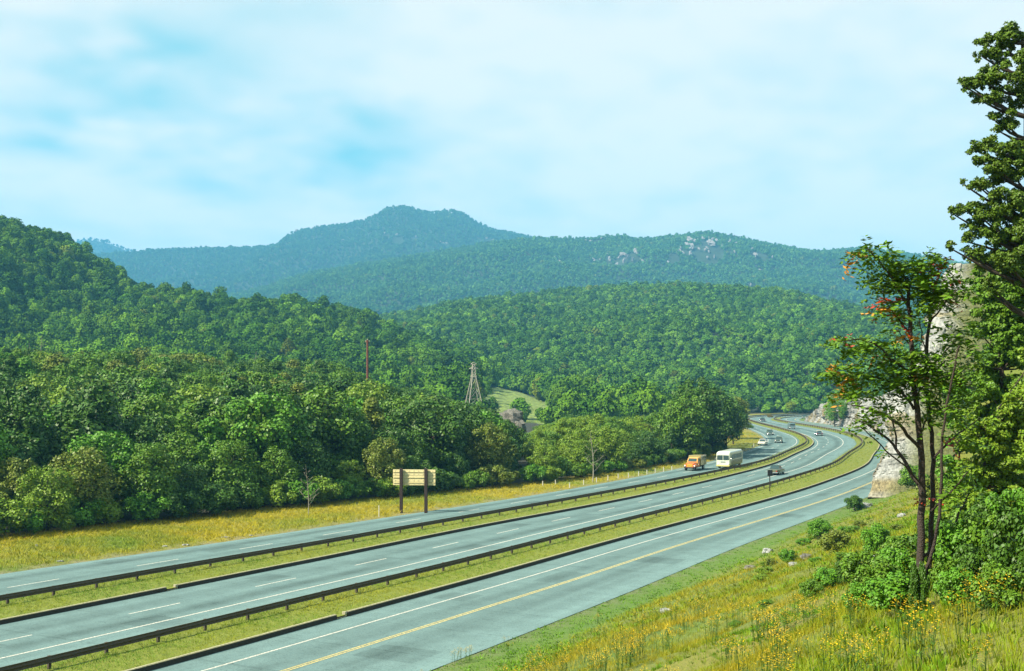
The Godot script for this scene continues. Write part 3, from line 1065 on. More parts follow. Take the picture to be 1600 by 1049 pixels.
func build_hills() -> void:
	hill_d = make_hill(800.0, 330.0, D_PROF, 12.0, 7.0, 0.006, 1.3, 101)
	hill_c = make_hill(1500.0, 610.0, C_PROF, 9.0, 12.0, 0.004, 0.95, 102)
	hill_b2 = make_hill(3300.0, 1650.0, B2_PROF, 8.0, 42.0, 0.0024, 1.1, 103)
	hill_b1 = make_hill(4600.0, 2500.0, B1_PROF, 8.0, 60.0, 0.0016, 1.2, 104)
	hill_a = make_hill(6300.0, 5200.0, A_PROF, 8.0, 30.0, 0.0015, 1.1, 105)
	structure("near_hill", hill_mesh(hill_d, -640.0, 240.0, 1250.0, 9.0), M.hill)
	structure("valley_hill", hill_mesh(hill_c, -480.0, 1000.0, 2200.0, 13.0), M.hill)
	structure("rocky_hill", hill_mesh(hill_b2, -1500.0, 2100.0, 4200.0, 28.0), M.hill)
	structure("mountain", hill_mesh(hill_b1, -2700.0, 1300.0, 6200.0, 36.0), M.hill)
	structure("distant_hill", hill_mesh(hill_a, -3400.0, -1000.0, 6900.0, 24.0), M.hill)

	# pale outcrops that stand clear of the trees, as wide and as high as the photo shows them
	var holes := {"b2": [], "b1": []}
	var spots := [["b2", 950, 404, 9, 7], ["b2", 972, 402, 26, 15], ["b2", 985, 398, 20, 12], ["b2", 935, 377, 26, 6], ["b2", 1052, 398, 16, 10], ["b2", 1068, 392, 14, 10], ["b2", 1098, 384, 34, 17], ["b2", 1088, 395, 24, 8], ["b2", 1104, 377, 20, 9], ["b2", 1122, 389, 12, 11],
		["b2", 1148, 381, 18, 10], ["b2", 1184, 394, 22, 12], ["b2", 1142, 395, 8, 6], ["b2", 930, 408, 12, 5], ["b2", 872, 407, 9, 8], ["b2", 1186, 423, 8, 8], ["b2", 1172, 446, 8, 7],
		["b1", 458, 363, 16, 8], ["b1", 488, 357, 12, 4], ["b1", 500, 372, 12, 3], ["b1", 602, 366, 12, 6], ["b1", 622, 374, 14, 7], ["b1", 648, 371, 10, 7], ["b1", 533, 378, 8, 4], ["b1", 694, 380, 12, 4], ["b1", 574, 366, 8, 3], ["b1", 768, 376, 14, 3], ["b1", 616, 322, 18, 5]]
	var wheres := {"b2": hill_b2, "b1": hill_b1}
	var names := {"b2": "pale bare rock outcrop among trees on the long ridge", "b1": "small pale ledge of rock high on the blue mountain"}
	var sd := 300
	for e in spots:
		var p := hill_hit(wheres[e[0]], e[1], e[2] + e[4] * 0.3)
		var w: float = e[3] / F * -p.z
		var hh: float = e[4] / F * -p.z
		holes[e[0]].append([Vector2(p.x, -p.z - hh * 0.9), Vector2(w * 0.55, hh * 2.6), 0.0])
		var ro := thing("rock_outcrop", ("wide " if e[3] > 19 else ("small " if e[3] < 10 else "")) + names[e[0]], "rock", Vector3(p.x, wheres[e[0]].h(p.x, -p.z), p.z), 0.0, "outcrops on the right-hand ridge" if e[0] == "b2" else "ledges on the blue mountain")
		for k in maxi(2, int(e[3] / 4.0)):
			sd += 1
			var sz := Vector3(w * rng.randf_range(0.10, 0.32), hh * rng.randf_range(0.22, 0.5), hh * 1.3)
			var q := Vector3(p.x + rng.randf_range(-0.85, 0.85) * w, 0, p.z + rng.randf_range(-3.2, 2.4) * hh)
			q.y = wheres[e[0]].h(q.x, -q.z) + sz.y * 0.3 + 4.0 + hh * rng.randf_range(-0.05, 0.15)
			var o := obj("ledge", rock_mesh(sd, sz, 0.6), M.farrock, ro)
			o.position = q - ro.position
			o.rotation = Vector3(0.45, rng.randf_range(-0.6, 0.6), rng.randf_range(-0.35, 0.35))

	var near_crowns := []
	for k in 6: near_crowns.append(far_crown(500 + k, 900, 0.155, [1.0, 1.15, 1.3, 0.95, 1.5, 1.1][k]))
	var mid_crowns := []
	for k in 4: mid_crowns.append(far_crown(600 + k, 330, 0.25, [1.0, 1.1, 1.25, 0.95][k]))
	var low_crowns := []
	for k in 3: low_crowns.append(far_crown(700 + k, 90, 0.46, 1.0))
	rng.seed = 77
	# meadow on the lower slope, seen past the rock
	var mc := Vector2(3.0, 560.0)
	var mr := Vector2(15.0, 118.0)
	var mm := MB.new()
	for j in 17:
		for i in 13:
			var a := TAU * i / 12.0
			var r := j / 16.0
			var p := mc + Vector2(cos(a) * mr.x, sin(a) * mr.y).rotated(0.05) * r * (1.15 + 0.25 * noise_a.get_noise_1d(i * 20.0) * float(i % 12 > 0))
			mm.vert(Vector3(p.x, hill_d.h(p.x, p.y) + 0.5, -p.y), Vector3.UP)
	for j in 16:
		for i in 12:
			var k := j * 13 + i
			mm.ix.append_array([k, k + 1, k + 13, k + 1, k + 14, k + 13])
	mm.grid_normals()
	structure("meadow", mm.mesh(), M.meadow)
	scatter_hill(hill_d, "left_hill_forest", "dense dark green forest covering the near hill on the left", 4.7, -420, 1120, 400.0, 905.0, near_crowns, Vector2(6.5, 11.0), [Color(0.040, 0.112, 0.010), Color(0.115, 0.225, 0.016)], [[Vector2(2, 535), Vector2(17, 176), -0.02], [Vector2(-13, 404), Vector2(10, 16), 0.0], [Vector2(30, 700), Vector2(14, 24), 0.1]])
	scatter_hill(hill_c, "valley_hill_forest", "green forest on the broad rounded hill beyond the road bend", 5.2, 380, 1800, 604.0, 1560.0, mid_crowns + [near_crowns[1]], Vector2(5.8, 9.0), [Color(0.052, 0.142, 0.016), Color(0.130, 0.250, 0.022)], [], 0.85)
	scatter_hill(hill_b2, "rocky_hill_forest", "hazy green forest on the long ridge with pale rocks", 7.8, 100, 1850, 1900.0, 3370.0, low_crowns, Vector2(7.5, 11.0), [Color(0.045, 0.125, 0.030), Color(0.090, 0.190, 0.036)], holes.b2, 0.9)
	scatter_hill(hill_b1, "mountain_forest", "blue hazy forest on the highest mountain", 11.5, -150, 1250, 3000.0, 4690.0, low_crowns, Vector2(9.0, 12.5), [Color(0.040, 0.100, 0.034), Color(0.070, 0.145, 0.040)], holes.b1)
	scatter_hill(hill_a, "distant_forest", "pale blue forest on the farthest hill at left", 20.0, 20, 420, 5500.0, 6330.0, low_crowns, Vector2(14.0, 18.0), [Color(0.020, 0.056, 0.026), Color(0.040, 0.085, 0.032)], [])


const TOP_LINE := [[-400.0, 540.0], [34.0, 545.0], [230.0, 543.0], [400.0, 541.0], [520.0, 560.0], [575.0, 592.0], [640.0, 604.0], [700.0, 622.0], [770.0, 640.0], [800.0, 668.0], [816.0, 700.0], [830.0, 682.0], [850.0, 662.0], [900.0, 645.0], [1000.0, 648.0], [1055.0, 636.0], [1070.0, 605.0], [1090.0, 588.0], [1112.0, 600.0], [1124.0, 630.0], [1158.0, 640.0], [1200.0, 640.0]]

func build_near_woods() -> void:
	rng.seed = 4711
	# kinds of tree, each a crown and a trunk of unit height
	var kinds := []
	for k in 9:
		var lobes := []
		var top := 0.8
		var leafsize := 0.030
		if k < 5:
			lobes = round_lobes(30 + 3 * k, 0.31 + 0.03 * (k % 3), 0.20, 0.93, 0.05, 0.14)
			lobes.append([Vector3(0, 0.6, 0), 0.24])
		elif k < 7:
			lobes = round_lobes(18, 0.2, 0.16, 0.95, 0.07, 0.12, 0.5)
			lobes.append([Vector3(0, 0.5, 0), 0.2]); lobes.append([Vector3(0, 0.93, 0), 0.07])
		else:
			lobes = round_lobes(26, 0.24, 0.10, 0.97, 0.05, 0.085, 1.0)
			top = 0.95; leafsize = 0.03
		kinds.append([crown_from_lobes(lobes, 7600, leafsize, 0.85), trunk_mesh(lobes, 0.018, top)])
	for k in 4:
		var lobes := round_lobes(34, 0.38, 0.08, 0.9, 0.05, 0.16)
		lobes.append([Vector3(0, 0.45, 0), 0.28])
		kinds.append([crown_from_lobes(lobes, 8000, 0.032, 0.85), trunk_mesh(lobes, 0.018, 0.8)])
	var bushes := []
	for k in 4:
		var lobes := round_lobes(13, 0.46, 0.22, 0.78, 0.14, 0.24)
		bushes.append([crown_from_lobes(lobes, 3600, 0.06, 0.85), trunk_mesh(lobes, 0.015, 0.6)])
	var looks := {"dark": "dark green", "mid": "mid green", "light": "pale yellow-green", "olive": "olive green", "blue": "bluish dark green", "fresh": "bright green"}
	var tint_pick := ["dark", "dark", "mid", "mid", "mid", "blue", "olive", "light", "fresh"]
	var cands := []
	var cell := 5.4
	var z := 100.0
	while z < 352.0:
		var x := -175.0
		while x < 75.0:
			var p := Vector2(x + rng.randf_range(-0.45, 0.45) * cell, z + rng.randf_range(-0.45, 0.45) * cell)
			x += cell
			var q := so(p.x, p.y)
			var dl := edge("E0", q.x) - q.y
			if q.x < -60.0 or q.x > 560.0: continue
			var u := 800.0 + p.x / p.y * F
			if u < -90.0 or u > 1146.0: continue
			if dl < edge("VG", q.x) + 1.0: continue
			if q.x > 222.0 and dl < 22.0: continue
			if u > 812.0 and u < 832.0 and p.y < 330.0: continue
			if absf(p.x + 0.7) < 6.0 and absf(p.y - 258.0) < 9.0: continue
			cands.append([p, dl - edge("VG", q.x), u])
		z += cell
	cands.sort_custom(func(a, b): return a[0].y / (1.6 if a[1] < 8.0 else 1.0) < b[0].y / (1.6 if b[1] < 8.0 else 1.0))
	var made := 0
	var rest_xf := []
	var rest_c := []
	for k in kinds.size():
		rest_xf.append([]); rest_c.append([])
	var proto := {}
	for e in cands:
		var p: Vector2 = e[0]
		var g := ground(p.x, p.y)
		var top := CAMY + (YH - table(TOP_LINE, e[2])) / F * p.y - g
		var front: bool = e[1] < 7.0
		var want := rng.randf_range(9.0, 15.5)
		if front: want = rng.randf_range(5.0, 9.5)
		if e[2] > 830.0: want = top * rng.randf_range(0.72, 1.02)
		if e[2] > 830.0 and front: want = top * rng.randf_range(0.5, 0.85)
		var h := minf(want, top * rng.randf_range(0.93, 1.03))
		if h < 2.2: continue
		var k := rng.randi() % kinds.size()
		if (k == 7 or k == 8) and rng.randf() < 0.4: k = rng.randi() % 5
		if k > 8 and not front: k = rng.randi() % 6
		if front and k < 7: k = 9 + rng.randi() % 4
		var t: String = tint_pick[rng.randi() % tint_pick.size()]
		if e[2] > 830.0 and e[2] < 1000.0 and rng.randf() < 0.5: t = "light"
		if e[2] > 1040.0: t = ["dark", "dark", "mid", "blue"][rng.randi() % 4]
		if e[2] > 600.0 and e[2] < 800.0 and rng.randf() < 0.6: t = "dark"
		if k == 7 or k == 8: t = "blue" if rng.randf() < 0.6 else "dark"
		var wide := h * rng.randf_range(0.85, 1.15)
		if k < 5 or k > 8: wide = maxf(wide, 8.5 if not front else 6.0)
		if made < 285:
			made += 1
			var u: float = e[2]
			var place := "at the left border"
			for w in [[130.0, "below the left hill"], [250.0, "above the yellow verge"], [370.0, "in the mid left woods"], [490.0, "left of the rusty pole"], [600.0, "below the rusty pole"], [690.0, "behind the big sign"], [770.0, "below the pylon"], [832.0, "by the rock bluff"], [905.0, "right of the rock bluff"], [960.0, "behind the forked dead tree"], [1040.0, "left of the truck"], [1100.0, "behind the truck"]]:
				if u > w[0]: place = w[1]
			var shape: String = "bushy" if k > 8 else ("round" if k < 5 else ("slender" if k < 7 else "pointed"))
			var size := "tall" if h > 11.5 else ("low" if h < 7.0 else "medium")
			var row: String = "front edge" if e[1] < 7.0 else ("second rank" if e[1] < 22.0 else ("middle ranks" if e[1] < 60.0 else "back ranks"))
			var label := "%s %s %s tree %s, %s" % [size, shape, looks[t], place, row]
			var key := "%d%s" % [k, t]
			var o: Node3D
			if proto.has(key):
				o = proto[key].duplicate()
				o.name = numbered("conifer_tree" if k == 7 or k == 8 else "broadleaf_tree")
				add_child(o)
			else:
				o = thing("conifer_tree" if k == 7 or k == 8 else "broadleaf_tree", "", "")
				obj("trunk", kinds[k][1], M.bark, o)
				obj("crown", kinds[k][0], M["leaf_" + t], o)
				proto[key] = o
			o.position = Vector3(p.x, g, -p.y)
			o.rotation.y = rng.randf() * TAU
			o.scale = Vector3(wide, h, wide)
			meta(o, label, "tree", "trees of the near woods")
		else:
			rest_xf[k].append(spin(Vector3(p.x, g, -p.y), Vector3(wide, h, wide)))
			var cm: Color = M["leaf_" + t].albedo_color
			rest_c[k].append(cm.srgb_to_linear())
	var wood := thing("woodland", "rest of the dense green woods rising behind the trees by the verge", "woodland")
	wood.set_meta("kind", "stuff")
	for k in kinds.size():
		if rest_xf[k].size(): multi("crowns", kinds[k][0], M.leaf, rest_xf[k], rest_c[k], wood)
	# bushes along the foot of the woods
	var bush_root := {}
	var s := -20.0
	while s < 222.0:
		var t: String = ["mid", "fresh", "light", "dark", "olive"][rng.randi() % 5]
		var dl := edge("VG", s) + rng.randf_range(-0.8, 1.6)
		var p := on_road(s, edge("E0", s) - dl)
		var u := 800.0 + p.x / -p.z * F
		var h := rng.randf_range(2.2, 4.6) if s < 120.0 else rng.randf_range(1.5, 3.2)
		s += rng.randf_range(1.8, 4.2)
		if p.z > -60.0 or (u > 815.0 and u < 829.0): continue
		var k := rng.randi() % 4
		var key := "%d%s" % [k, t]
		var o: Node3D
		if bush_root.has(key):
			o = bush_root[key].duplicate(); o.name = numbered("bush"); add_child(o)
		else:
			o = thing("bush", "", "")
			obj("stems", bushes[k][1], M.bark, o)
			obj("foliage", bushes[k][0], M["leaf_" + t], o)
			bush_root[key] = o
		o.position = Vector3(p.x, ground(p.x, -p.z) - 0.1, p.z)
		o.rotation.y = rng.randf() * TAU
		o.scale = Vector3(h * 1.15, h, h * 1.15)
		var where := "at the left border"
		for w in [[120.0, "below the dark conifers at left"], [300.0, "mid left along the yellow verge"], [450.0, "left of the big sign"], [600.0, "just behind the big sign"], [700.0, "right of the big sign"], [830.0, "below the right clump of woods"], [930.0, "right of the forked dead tree"], [1010.0, "left of the truck"], [1070.0, "behind truck and bus"]]:
			if u > w[0]: where = w[1]
		meta(o, "%s leafy bush before the woods, %s" % [looks[t], where], "bush", "bushes at the foot of the woods")
	# trees and bushes by the far bend
	for e in [[1305, 646, 425, 11.0, 1, "fresh", "bright green tree standing at the left end of the rock cliff"], [1328, 640, 440, 10.0, 2, "mid", "mid green tree behind the left end of the rock cliff"], [1290, 650, 470, 6.0, 3, "fresh", "small bright tree by the grass tip before the far bend"],
		[1146, 664, 300, 11.0, 5, "light", "yellowish tree at the right end of the woods beside the bend"], [1152, 660, 330, 12.0, 0, "olive", "olive tree with thin crown at the far right corner of the woods"], [1092, 640, 248, 17.0, 0, "dark", "tallest dark tree of the clump of woods behind the bus"], [1112, 650, 262, 14.5, 2, "dark", "tall dark tree right of the clump's tallest, behind the bus"], [1136, 660, 272, 12.5, 3, "blue", "dark tree at the right shoulder of the clump behind the bus"], [1074, 650, 240, 13.5, 1, "mid", "mid green tree left of the clump's tallest tree"],
		[1132, 668, 290, 8.0, 1, "gold", "orange-yellow tree on the right corner of the woods"]]:
		var at := px(e[0], e[1], e[2])
		var g := ground(at.x, e[2])
		var o := thing("broadleaf_tree", e[6], "tree", Vector3(at.x, g, at.z), rng.randf() * TAU)
		obj("trunk", kinds[e[4]][1], M.bark, o)
		obj("crown", kinds[e[4]][0], M["leaf_" + e[5]], o)
		o.scale = Vector3(e[3], e[3], e[3])
	for e in [[1164, 662, "bush with pale green leaves on the median tip of the far bend"], [1204, 654, "golden bush on the near median's far end"], [1172, 671, "dark bush on the yellow verge inside the bend"]]:
		var p := px(e[0], e[1], CAMY * F / (e[1] - YH))
		var o := thing("bush", e[2], "bush", Vector3(p.x, 0.1, p.z))
		obj("foliage", bushes[1][0], M["leaf_" + ("gold" if e[0] == 1204 else "mid")], o)
		o.scale = Vector3(2.6, 1.7, 2.6)
	# outcrop in the woods
	var rk := thing("rock_bluff", "grey rock bluff poking out of the woods right of the pylon", "rock", Vector3(-0.7, 0, -262.0))
	var y := 0.0
	for e in [[-1.0, 3.0, 1.0, 9.5, 7.0], [0.4, 6.6, 0.0, 7.0, 6.0], [1.6, 4.6, 1.5, 5.0, 7.0], [-2.8, 6.0, 1.0, 5.0, 4.0]]:
		var o := obj("boulder", rock_mesh(40 + int(e[1] * 10.0), Vector3(e[3], e[4], 7.0), 0.35), M.bluff, rk)
		o.position = Vector3(e[0], e[1], e[2])
	# bare and dead trees
	var dead := [[925, 754, 8.0, "pale dead tree with forked bare trunk before the woods near the truck", 0.10], [165, 818, 7.5, "grey bare tree at the foot of the left woods", 0.07], [480, 806, 6.0, "thin pale bare stem beside the bushes left of the sign", 0.05]]
	for e in dead:
		var p := seen_at(e[0], e[1])
		var o := thing("dead_tree", e[3], "dead tree", p, rng.randf() * TAU)
		obj("trunk", bare_tree(e[2], e[4]), M.dead, o)
	for e in [[65, 523, 295.0, 24.0], [48, 535, 290.0, 20.0], [165, 545, 300, 16.0], [398, 548, 310, 14.0]]:
		var p := px(e[0], e[1], e[2])
		var g := ground(p.x, e[2])
		var o := thing("dead_tree", "pale dead snag rising above the left woods %s" % ("at the photo's left edge" if e[0] == 65 else ("just left of the tall snag" if e[0] == 48 else ("below the dark hill" if e[0] == 165 else "right of the middle of the woods"))), "dead tree", Vector3(p.x, g, p.z), rng.randf() * TAU)
		obj("trunk", bare_tree(p.y - g, 0.16), M.dead, o)


func bare_tree(h: float, r: float) -> ArrayMesh:
	var b := MB.new()
	var p := []
	var q := []
	for i in 7:
		var t := i / 6.0
		p.append(Vector3(sin(t * 4.0) * 0.03 * h, t * h - 0.2, cos(t * 3.0) * 0.02 * h))
		q.append(r * (1.0 - 0.85 * t))
	b.tube(p, q, 6)
	for i in 13:
		var t := 0.22 + 0.72 * i / 13.0
		var a := i * 2.4
		var l := h * 0.30 * (1.1 - t)
		var s := Vector3(sin(t * 4.0) * 0.03 * h, t * h - 0.2, cos(t * 3.0) * 0.02 * h)
		var e := s + Vector3(cos(a), 0.75, sin(a)) * l
		b.tube([s, s.lerp(e, 0.5) - Vector3(0, 0.08 * l, 0), e], [r * 0.45 * (1.1 - t), r * 0.3 * (1.1 - t), 0.012], 4)
		for k in 3:
			var m := s.lerp(e, 0.4 + 0.2 * k)
			b.tube([m, m + Vector3(cos(a + 1.4 * (k - 1)), 0.7, sin(a + 1.4 * (k - 1))) * l * 0.35], [0.018, 0.008], 3)
	return b.mesh()


func strut(b: MB, p: Vector3, q: Vector3, r: float) -> void:
	b.tube([p, q], [r, r], 4)


func build_road_furniture() -> void:
	# big sign, seen from behind
	var pl := seen_at(627, 805)
	var pr := seen_at(666, 800)
	var mid := (pl + pr) / 2.0
	var ax := (pr - pl).normalized()
	ax.y = 0.0
	ax = ax.normalized()
	var yaw := -0.09
	var sc := -mid.z / F          # metres per photo pixel there
	var half := 19.5 * sc
	var sg := thing("highway_sign", "large cream highway sign seen from behind on two dark brown posts", "road sign", mid, yaw)
	var post_h := 70.0 * sc
	for e in [-1.0, 1.0]:
		var b := MB.new()
		b.cbox(Vector3(0, post_h / 2.0 - 0.6, 0), Vector3(4.9 * sc, post_h + 1.2, 4.0 * sc), 0.03)
		var o := obj("post", b.mesh(), M.brown, sg)
		o.position = Vector3(e * half, 0, 0.26)
	var width := 67.0 * sc
	var y0 := 43.0 * sc
	var rows := 5
	var rh := 25.0 * sc / rows
	for i in rows:
		var b := MB.new()
		b.cbox(Vector3(0.3 * sc, y0 + rh * (i + 0.5), -0.05), Vector3(width, rh - 0.035, 0.07), 0.015)
		var o := obj("panel", b.mesh(), M.sign_back, sg)
		for k in 9:
			var d := MB.new()
			d.disc(Vector3(-width * 0.44 + width * 0.88 * k / 8.0, y0 + rh * (i + 0.5), -0.005), Vector3(0, 0, 1), 0.055, 0.045, 0.03, 8)
			obj("bolt", d.mesh(), M.bolt, o)
	for k in 3:
		var b := MB.new()
		b.box(Vector3(0.0, y0 + rh * (0.8 + 1.7 * k), 0.025), Vector3(width * 0.97, 0.07, 0.05))
		obj("stringer", b.mesh(), M.sign_back, sg)
	# small dark sign on the near median
	var p := px(1203, 769, CAMY * F / 169.0)
	var k2 := -p.z / F
	var ss := thing("small_sign", "small dark square sign on a thin post beside the near guard rail", "road sign", Vector3(p.x, 0.1, p.z), 0.25)
	var b2 := MB.new()
	b2.cbox(Vector3(0, 33.0 * k2 * 0.5, 0), Vector3(0.12, 33.0 * k2, 0.09), 0.01)
	obj("post", b2.mesh(), M.brown, ss)
	b2 = MB.new()
	b2.cbox(Vector3(0, 28.5 * k2, 0.08), Vector3(8.5 * k2, 9.5 * k2, 0.06), 0.02)
	obj("panel", b2.mesh(), M.sign_dark, ss)
	# white guide posts along the outer edge of the oncoming road
	var gp := MB.new()
	gp.cbox(Vector3(0, 0.25, 0), Vector3(0.13, 0.85, 0.12), 0.02)
	var cap := MB.new()
	cap.disc(Vector3(0, 0.71, 0), Vector3.UP, 0.08, 0.07, 0.10, 10)
	var first: Node3D
	var n := 0
	for e in [[848, 760], [868, 758], [890, 763], [912, 758], [932, 754], [950, 751], [966, 748], [982, 746.5], [998, 744], [1011, 741.5], [1024, 739], [1037, 737.5], [1050, 735.5], [592, 808], [1156, 709], [1161, 708], [1166, 706.5], [1171, 705], [1176, 703], [1178, 698]]:
		var q := px(e[0], e[1], CAMY * F / (e[1] - YH))
		var o: Node3D
		if first == null:
			o = thing("guide_post", "", "")
			obj("post", gp.mesh(), M.white_post, o)
			obj("cap", cap.mesh(), M.white_paint, o)
			first = o
		else:
			o = first.duplicate(); o.name = numbered("guide_post"); add_child(o)
		o.position = Vector3(q.x, 0.0, q.z)
		if n == 13: meta(o, "lone thin white marker post on the yellow verge left of the big sign", "post", "white guide posts")
		elif n > 13: meta(o, "pale guide post inside the bend beyond the bus", "post", "white guide posts")
		else: meta(o, "pale guide post before the woods left of the truck", "post", "white guide posts")
		if n == 13: o.scale = Vector3(0.7, 1.7, 0.7)
		n += 1
	# rusty pole above the woods
	var rp0 := px(574, 531, 325.0)
	var rg := ground(rp0.x, 325.0)
	var pole := thing("utility_pole", "tall rust brown pole rising above the woods left of the pylon", "pole", Vector3(rp0.x, rg, rp0.z))
	var pb := MB.new()
	var ph := rp0.y - rg
	pb.tube([Vector3(0, -0.5, 0), Vector3(0, ph, 0)], [0.36, 0.26], 10)
	obj("shaft", pb.mesh(), M.rust, pole)
	pb = MB.new()
	pb.cbox(Vector3(0, ph - 0.6, 0), Vector3(1.3, 0.2, 0.18), 0.02)
	obj("crossarm", pb.mesh(), M.rust, pole)
	for e in [-0.5, 0.0, 0.5]:
		pb = MB.new()
		pb.disc(Vector3(e, ph - 0.35 + (0.45 if e == 0.0 else 0.0), 0), Vector3.UP, 0.09, 0.05, 0.26, 8)
		obj("insulator", pb.mesh(), M.white_post, pole)
	# lattice pylon
	var pz := 410.0
	var pt := px(740, 563, pz)
	var base_y := -1.0
	var ty := thing("pylon", "pale steel lattice pylon standing beyond the woods", "pylon", Vector3(pt.x, base_y, pt.z), 0.35)
	var H := pt.y - base_y
	var kx := pz / F
	var waist := H - 27.0 * kx
	var slope := (11.0 - 3.2) * kx / (43.0 * kx)
	var bw := 3.2 * kx + slope * waist
	for e in [[-1, -1], [1, -1], [1, 1], [-1, 1]]:
		var lb := MB.new()
		strut(lb, Vector3(e[0] * bw, 0, e[1] * bw), Vector3(e[0] * 3.0 * kx, waist, e[1] * 3.0 * kx), 0.095)
		strut(lb, Vector3(e[0] * 3.0 * kx, waist, e[1] * 3.0 * kx), Vector3(e[0] * 1.6 * kx, H - 1.5, e[1] * 1.6 * kx), 0.08)
		obj("leg", lb.mesh(), M.steel, ty)
	var br := MB.new()
	var lv := 5
	for i in lv:
		var y0b := waist * i / lv
		var y1b := waist * (i + 1) / lv
		var w0 := lerpf(bw, 3.0 * kx, float(i) / lv)
		var w1 := lerpf(bw, 3.0 * kx, float(i + 1) / lv)
		for f in 4:
			var r := Basis(Vector3.UP, f * PI / 2.0)
			strut(br, r * Vector3(-w0, y0b, w0), r * Vector3(w1, y1b, w1), 0.03)
			strut(br, r * Vector3(w0, y0b, w0), r * Vector3(-w1, y1b, w1), 0.03)
			strut(br, r * Vector3(-w1, y1b, w1), r * Vector3(w1, y1b, w1), 0.03)
	for i in 4:
		var y0b := lerpf(waist, H - 1.5, i / 4.0)
		var y1b := lerpf(waist, H - 1.5, (i + 1) / 4.0)
		var w0 := lerpf(3.0, 1.6, i / 4.0) * kx
		for f in 4:
			var r := Basis(Vector3.UP, f * PI / 2.0)
			strut(br, r * Vector3(-w0, y0b, w0), r * Vector3(w0, y1b, w0), 0.045)
			strut(br, r * Vector3(-w0, y0b, w0), r * Vector3(w0, y0b, w0), 0.045)
	obj("bracing", br.mesh(), M.steel, ty)
	for e in [[waist + 0.2, 1.4], [waist + 2.8, 2.0], [H - 1.5, 1.2]]:
		var cb := MB.new()
		for f in [-1.0, 1.0]:
			strut(cb, Vector3(0, e[0], 0.35), Vector3(f * e[1] * 0.8, e[0] + 0.2, 0), 0.11)
			strut(cb, Vector3(0, e[0], -0.35), Vector3(f * e[1] * 0.8, e[0] + 0.2, 0), 0.11)
			strut(cb, Vector3(0, e[0] + 0.8, 0), Vector3(f * e[1] * 0.8, e[0] + 0.2, 0), 0.09)
		obj("crossarm", cb.mesh(), M.steel, ty)
	# rubble and stones on the verges
	var k3 := 0
	for e in [[257, 855, 9, 3, "flat pale concrete scrap at the road edge of the yellow verge"], [290, 853, 14, 3, "long pale rubble at the road edge right of the flat scrap"], [352, 841, 14, 3, "pale rubble strip on the verge edge nearest the sign"], [392, 838, 8, 3, "small pale rubble bit on the verge edge"], [57, 855, 6, 6, "small grey stone in the yellow grass at the left edge"], [38, 843, 8, 5, "reddish brown lump in the grass at the far left"], [93, 879, 14, 3, "low pale scrap at the verge edge near the left border"]]:
		var q := seen_at(e[0], e[1])
		var m := -q.z / F
		var o := obj("stone", rock_mesh(900 + k3, Vector3(e[2] * m, e[3] * m, e[2] * m * 0.6), 0.4), M.rust if e[0] == 38 else M.rock)
		o.position = q + Vector3(0, e[3] * m * 0.2, 0)
		meta(o, e[4], "stone", "stones on the left verge")
		k3 += 1


# ---------------------------------------------------------------- vehicles
func wheels(o: Node3D, xs: float, zs: Array, r: float, w: float) -> void:
	for z in zs:
		for s in [-1.0, 1.0]:
			var b := MB.new()
			b.disc(Vector3.ZERO, Vector3.RIGHT, r, r * 0.9, w, 16)
			var t := obj("wheel", b.mesh(), M.tyre, o)
			t.position = Vector3(s * xs, r, z)
			b = MB.new()
			b.disc(Vector3(s * (w / 2.0 + 0.005), 0, 0), Vector3.RIGHT, r * 0.55, r * 0.5, 0.03, 12)
			obj("rim", b.mesh(), M.chrome, t)

func pane(o: Node3D, called: String, a: Vector3, b: Vector3, c: Vector3, d: Vector3, m: Material, inset := 0.08) -> void:
	var mid := (a + b + c + d) / 4.0
	var nn := (d - a).cross(b - a).normalized()
	var q := []
	for e in [a, b, c, d]: q.append(e.lerp(mid, inset) + nn * 0.012)
	var k := MB.new()
	k.quad(q[0], q[1], q[2], q[3])
	for i in 4:
		k.quad(q[i], q[(i + 1) % 4], q[(i + 1) % 4] - nn * 0.02, q[i] - nn * 0.02)
	obj(called, k.mesh(), m, o)

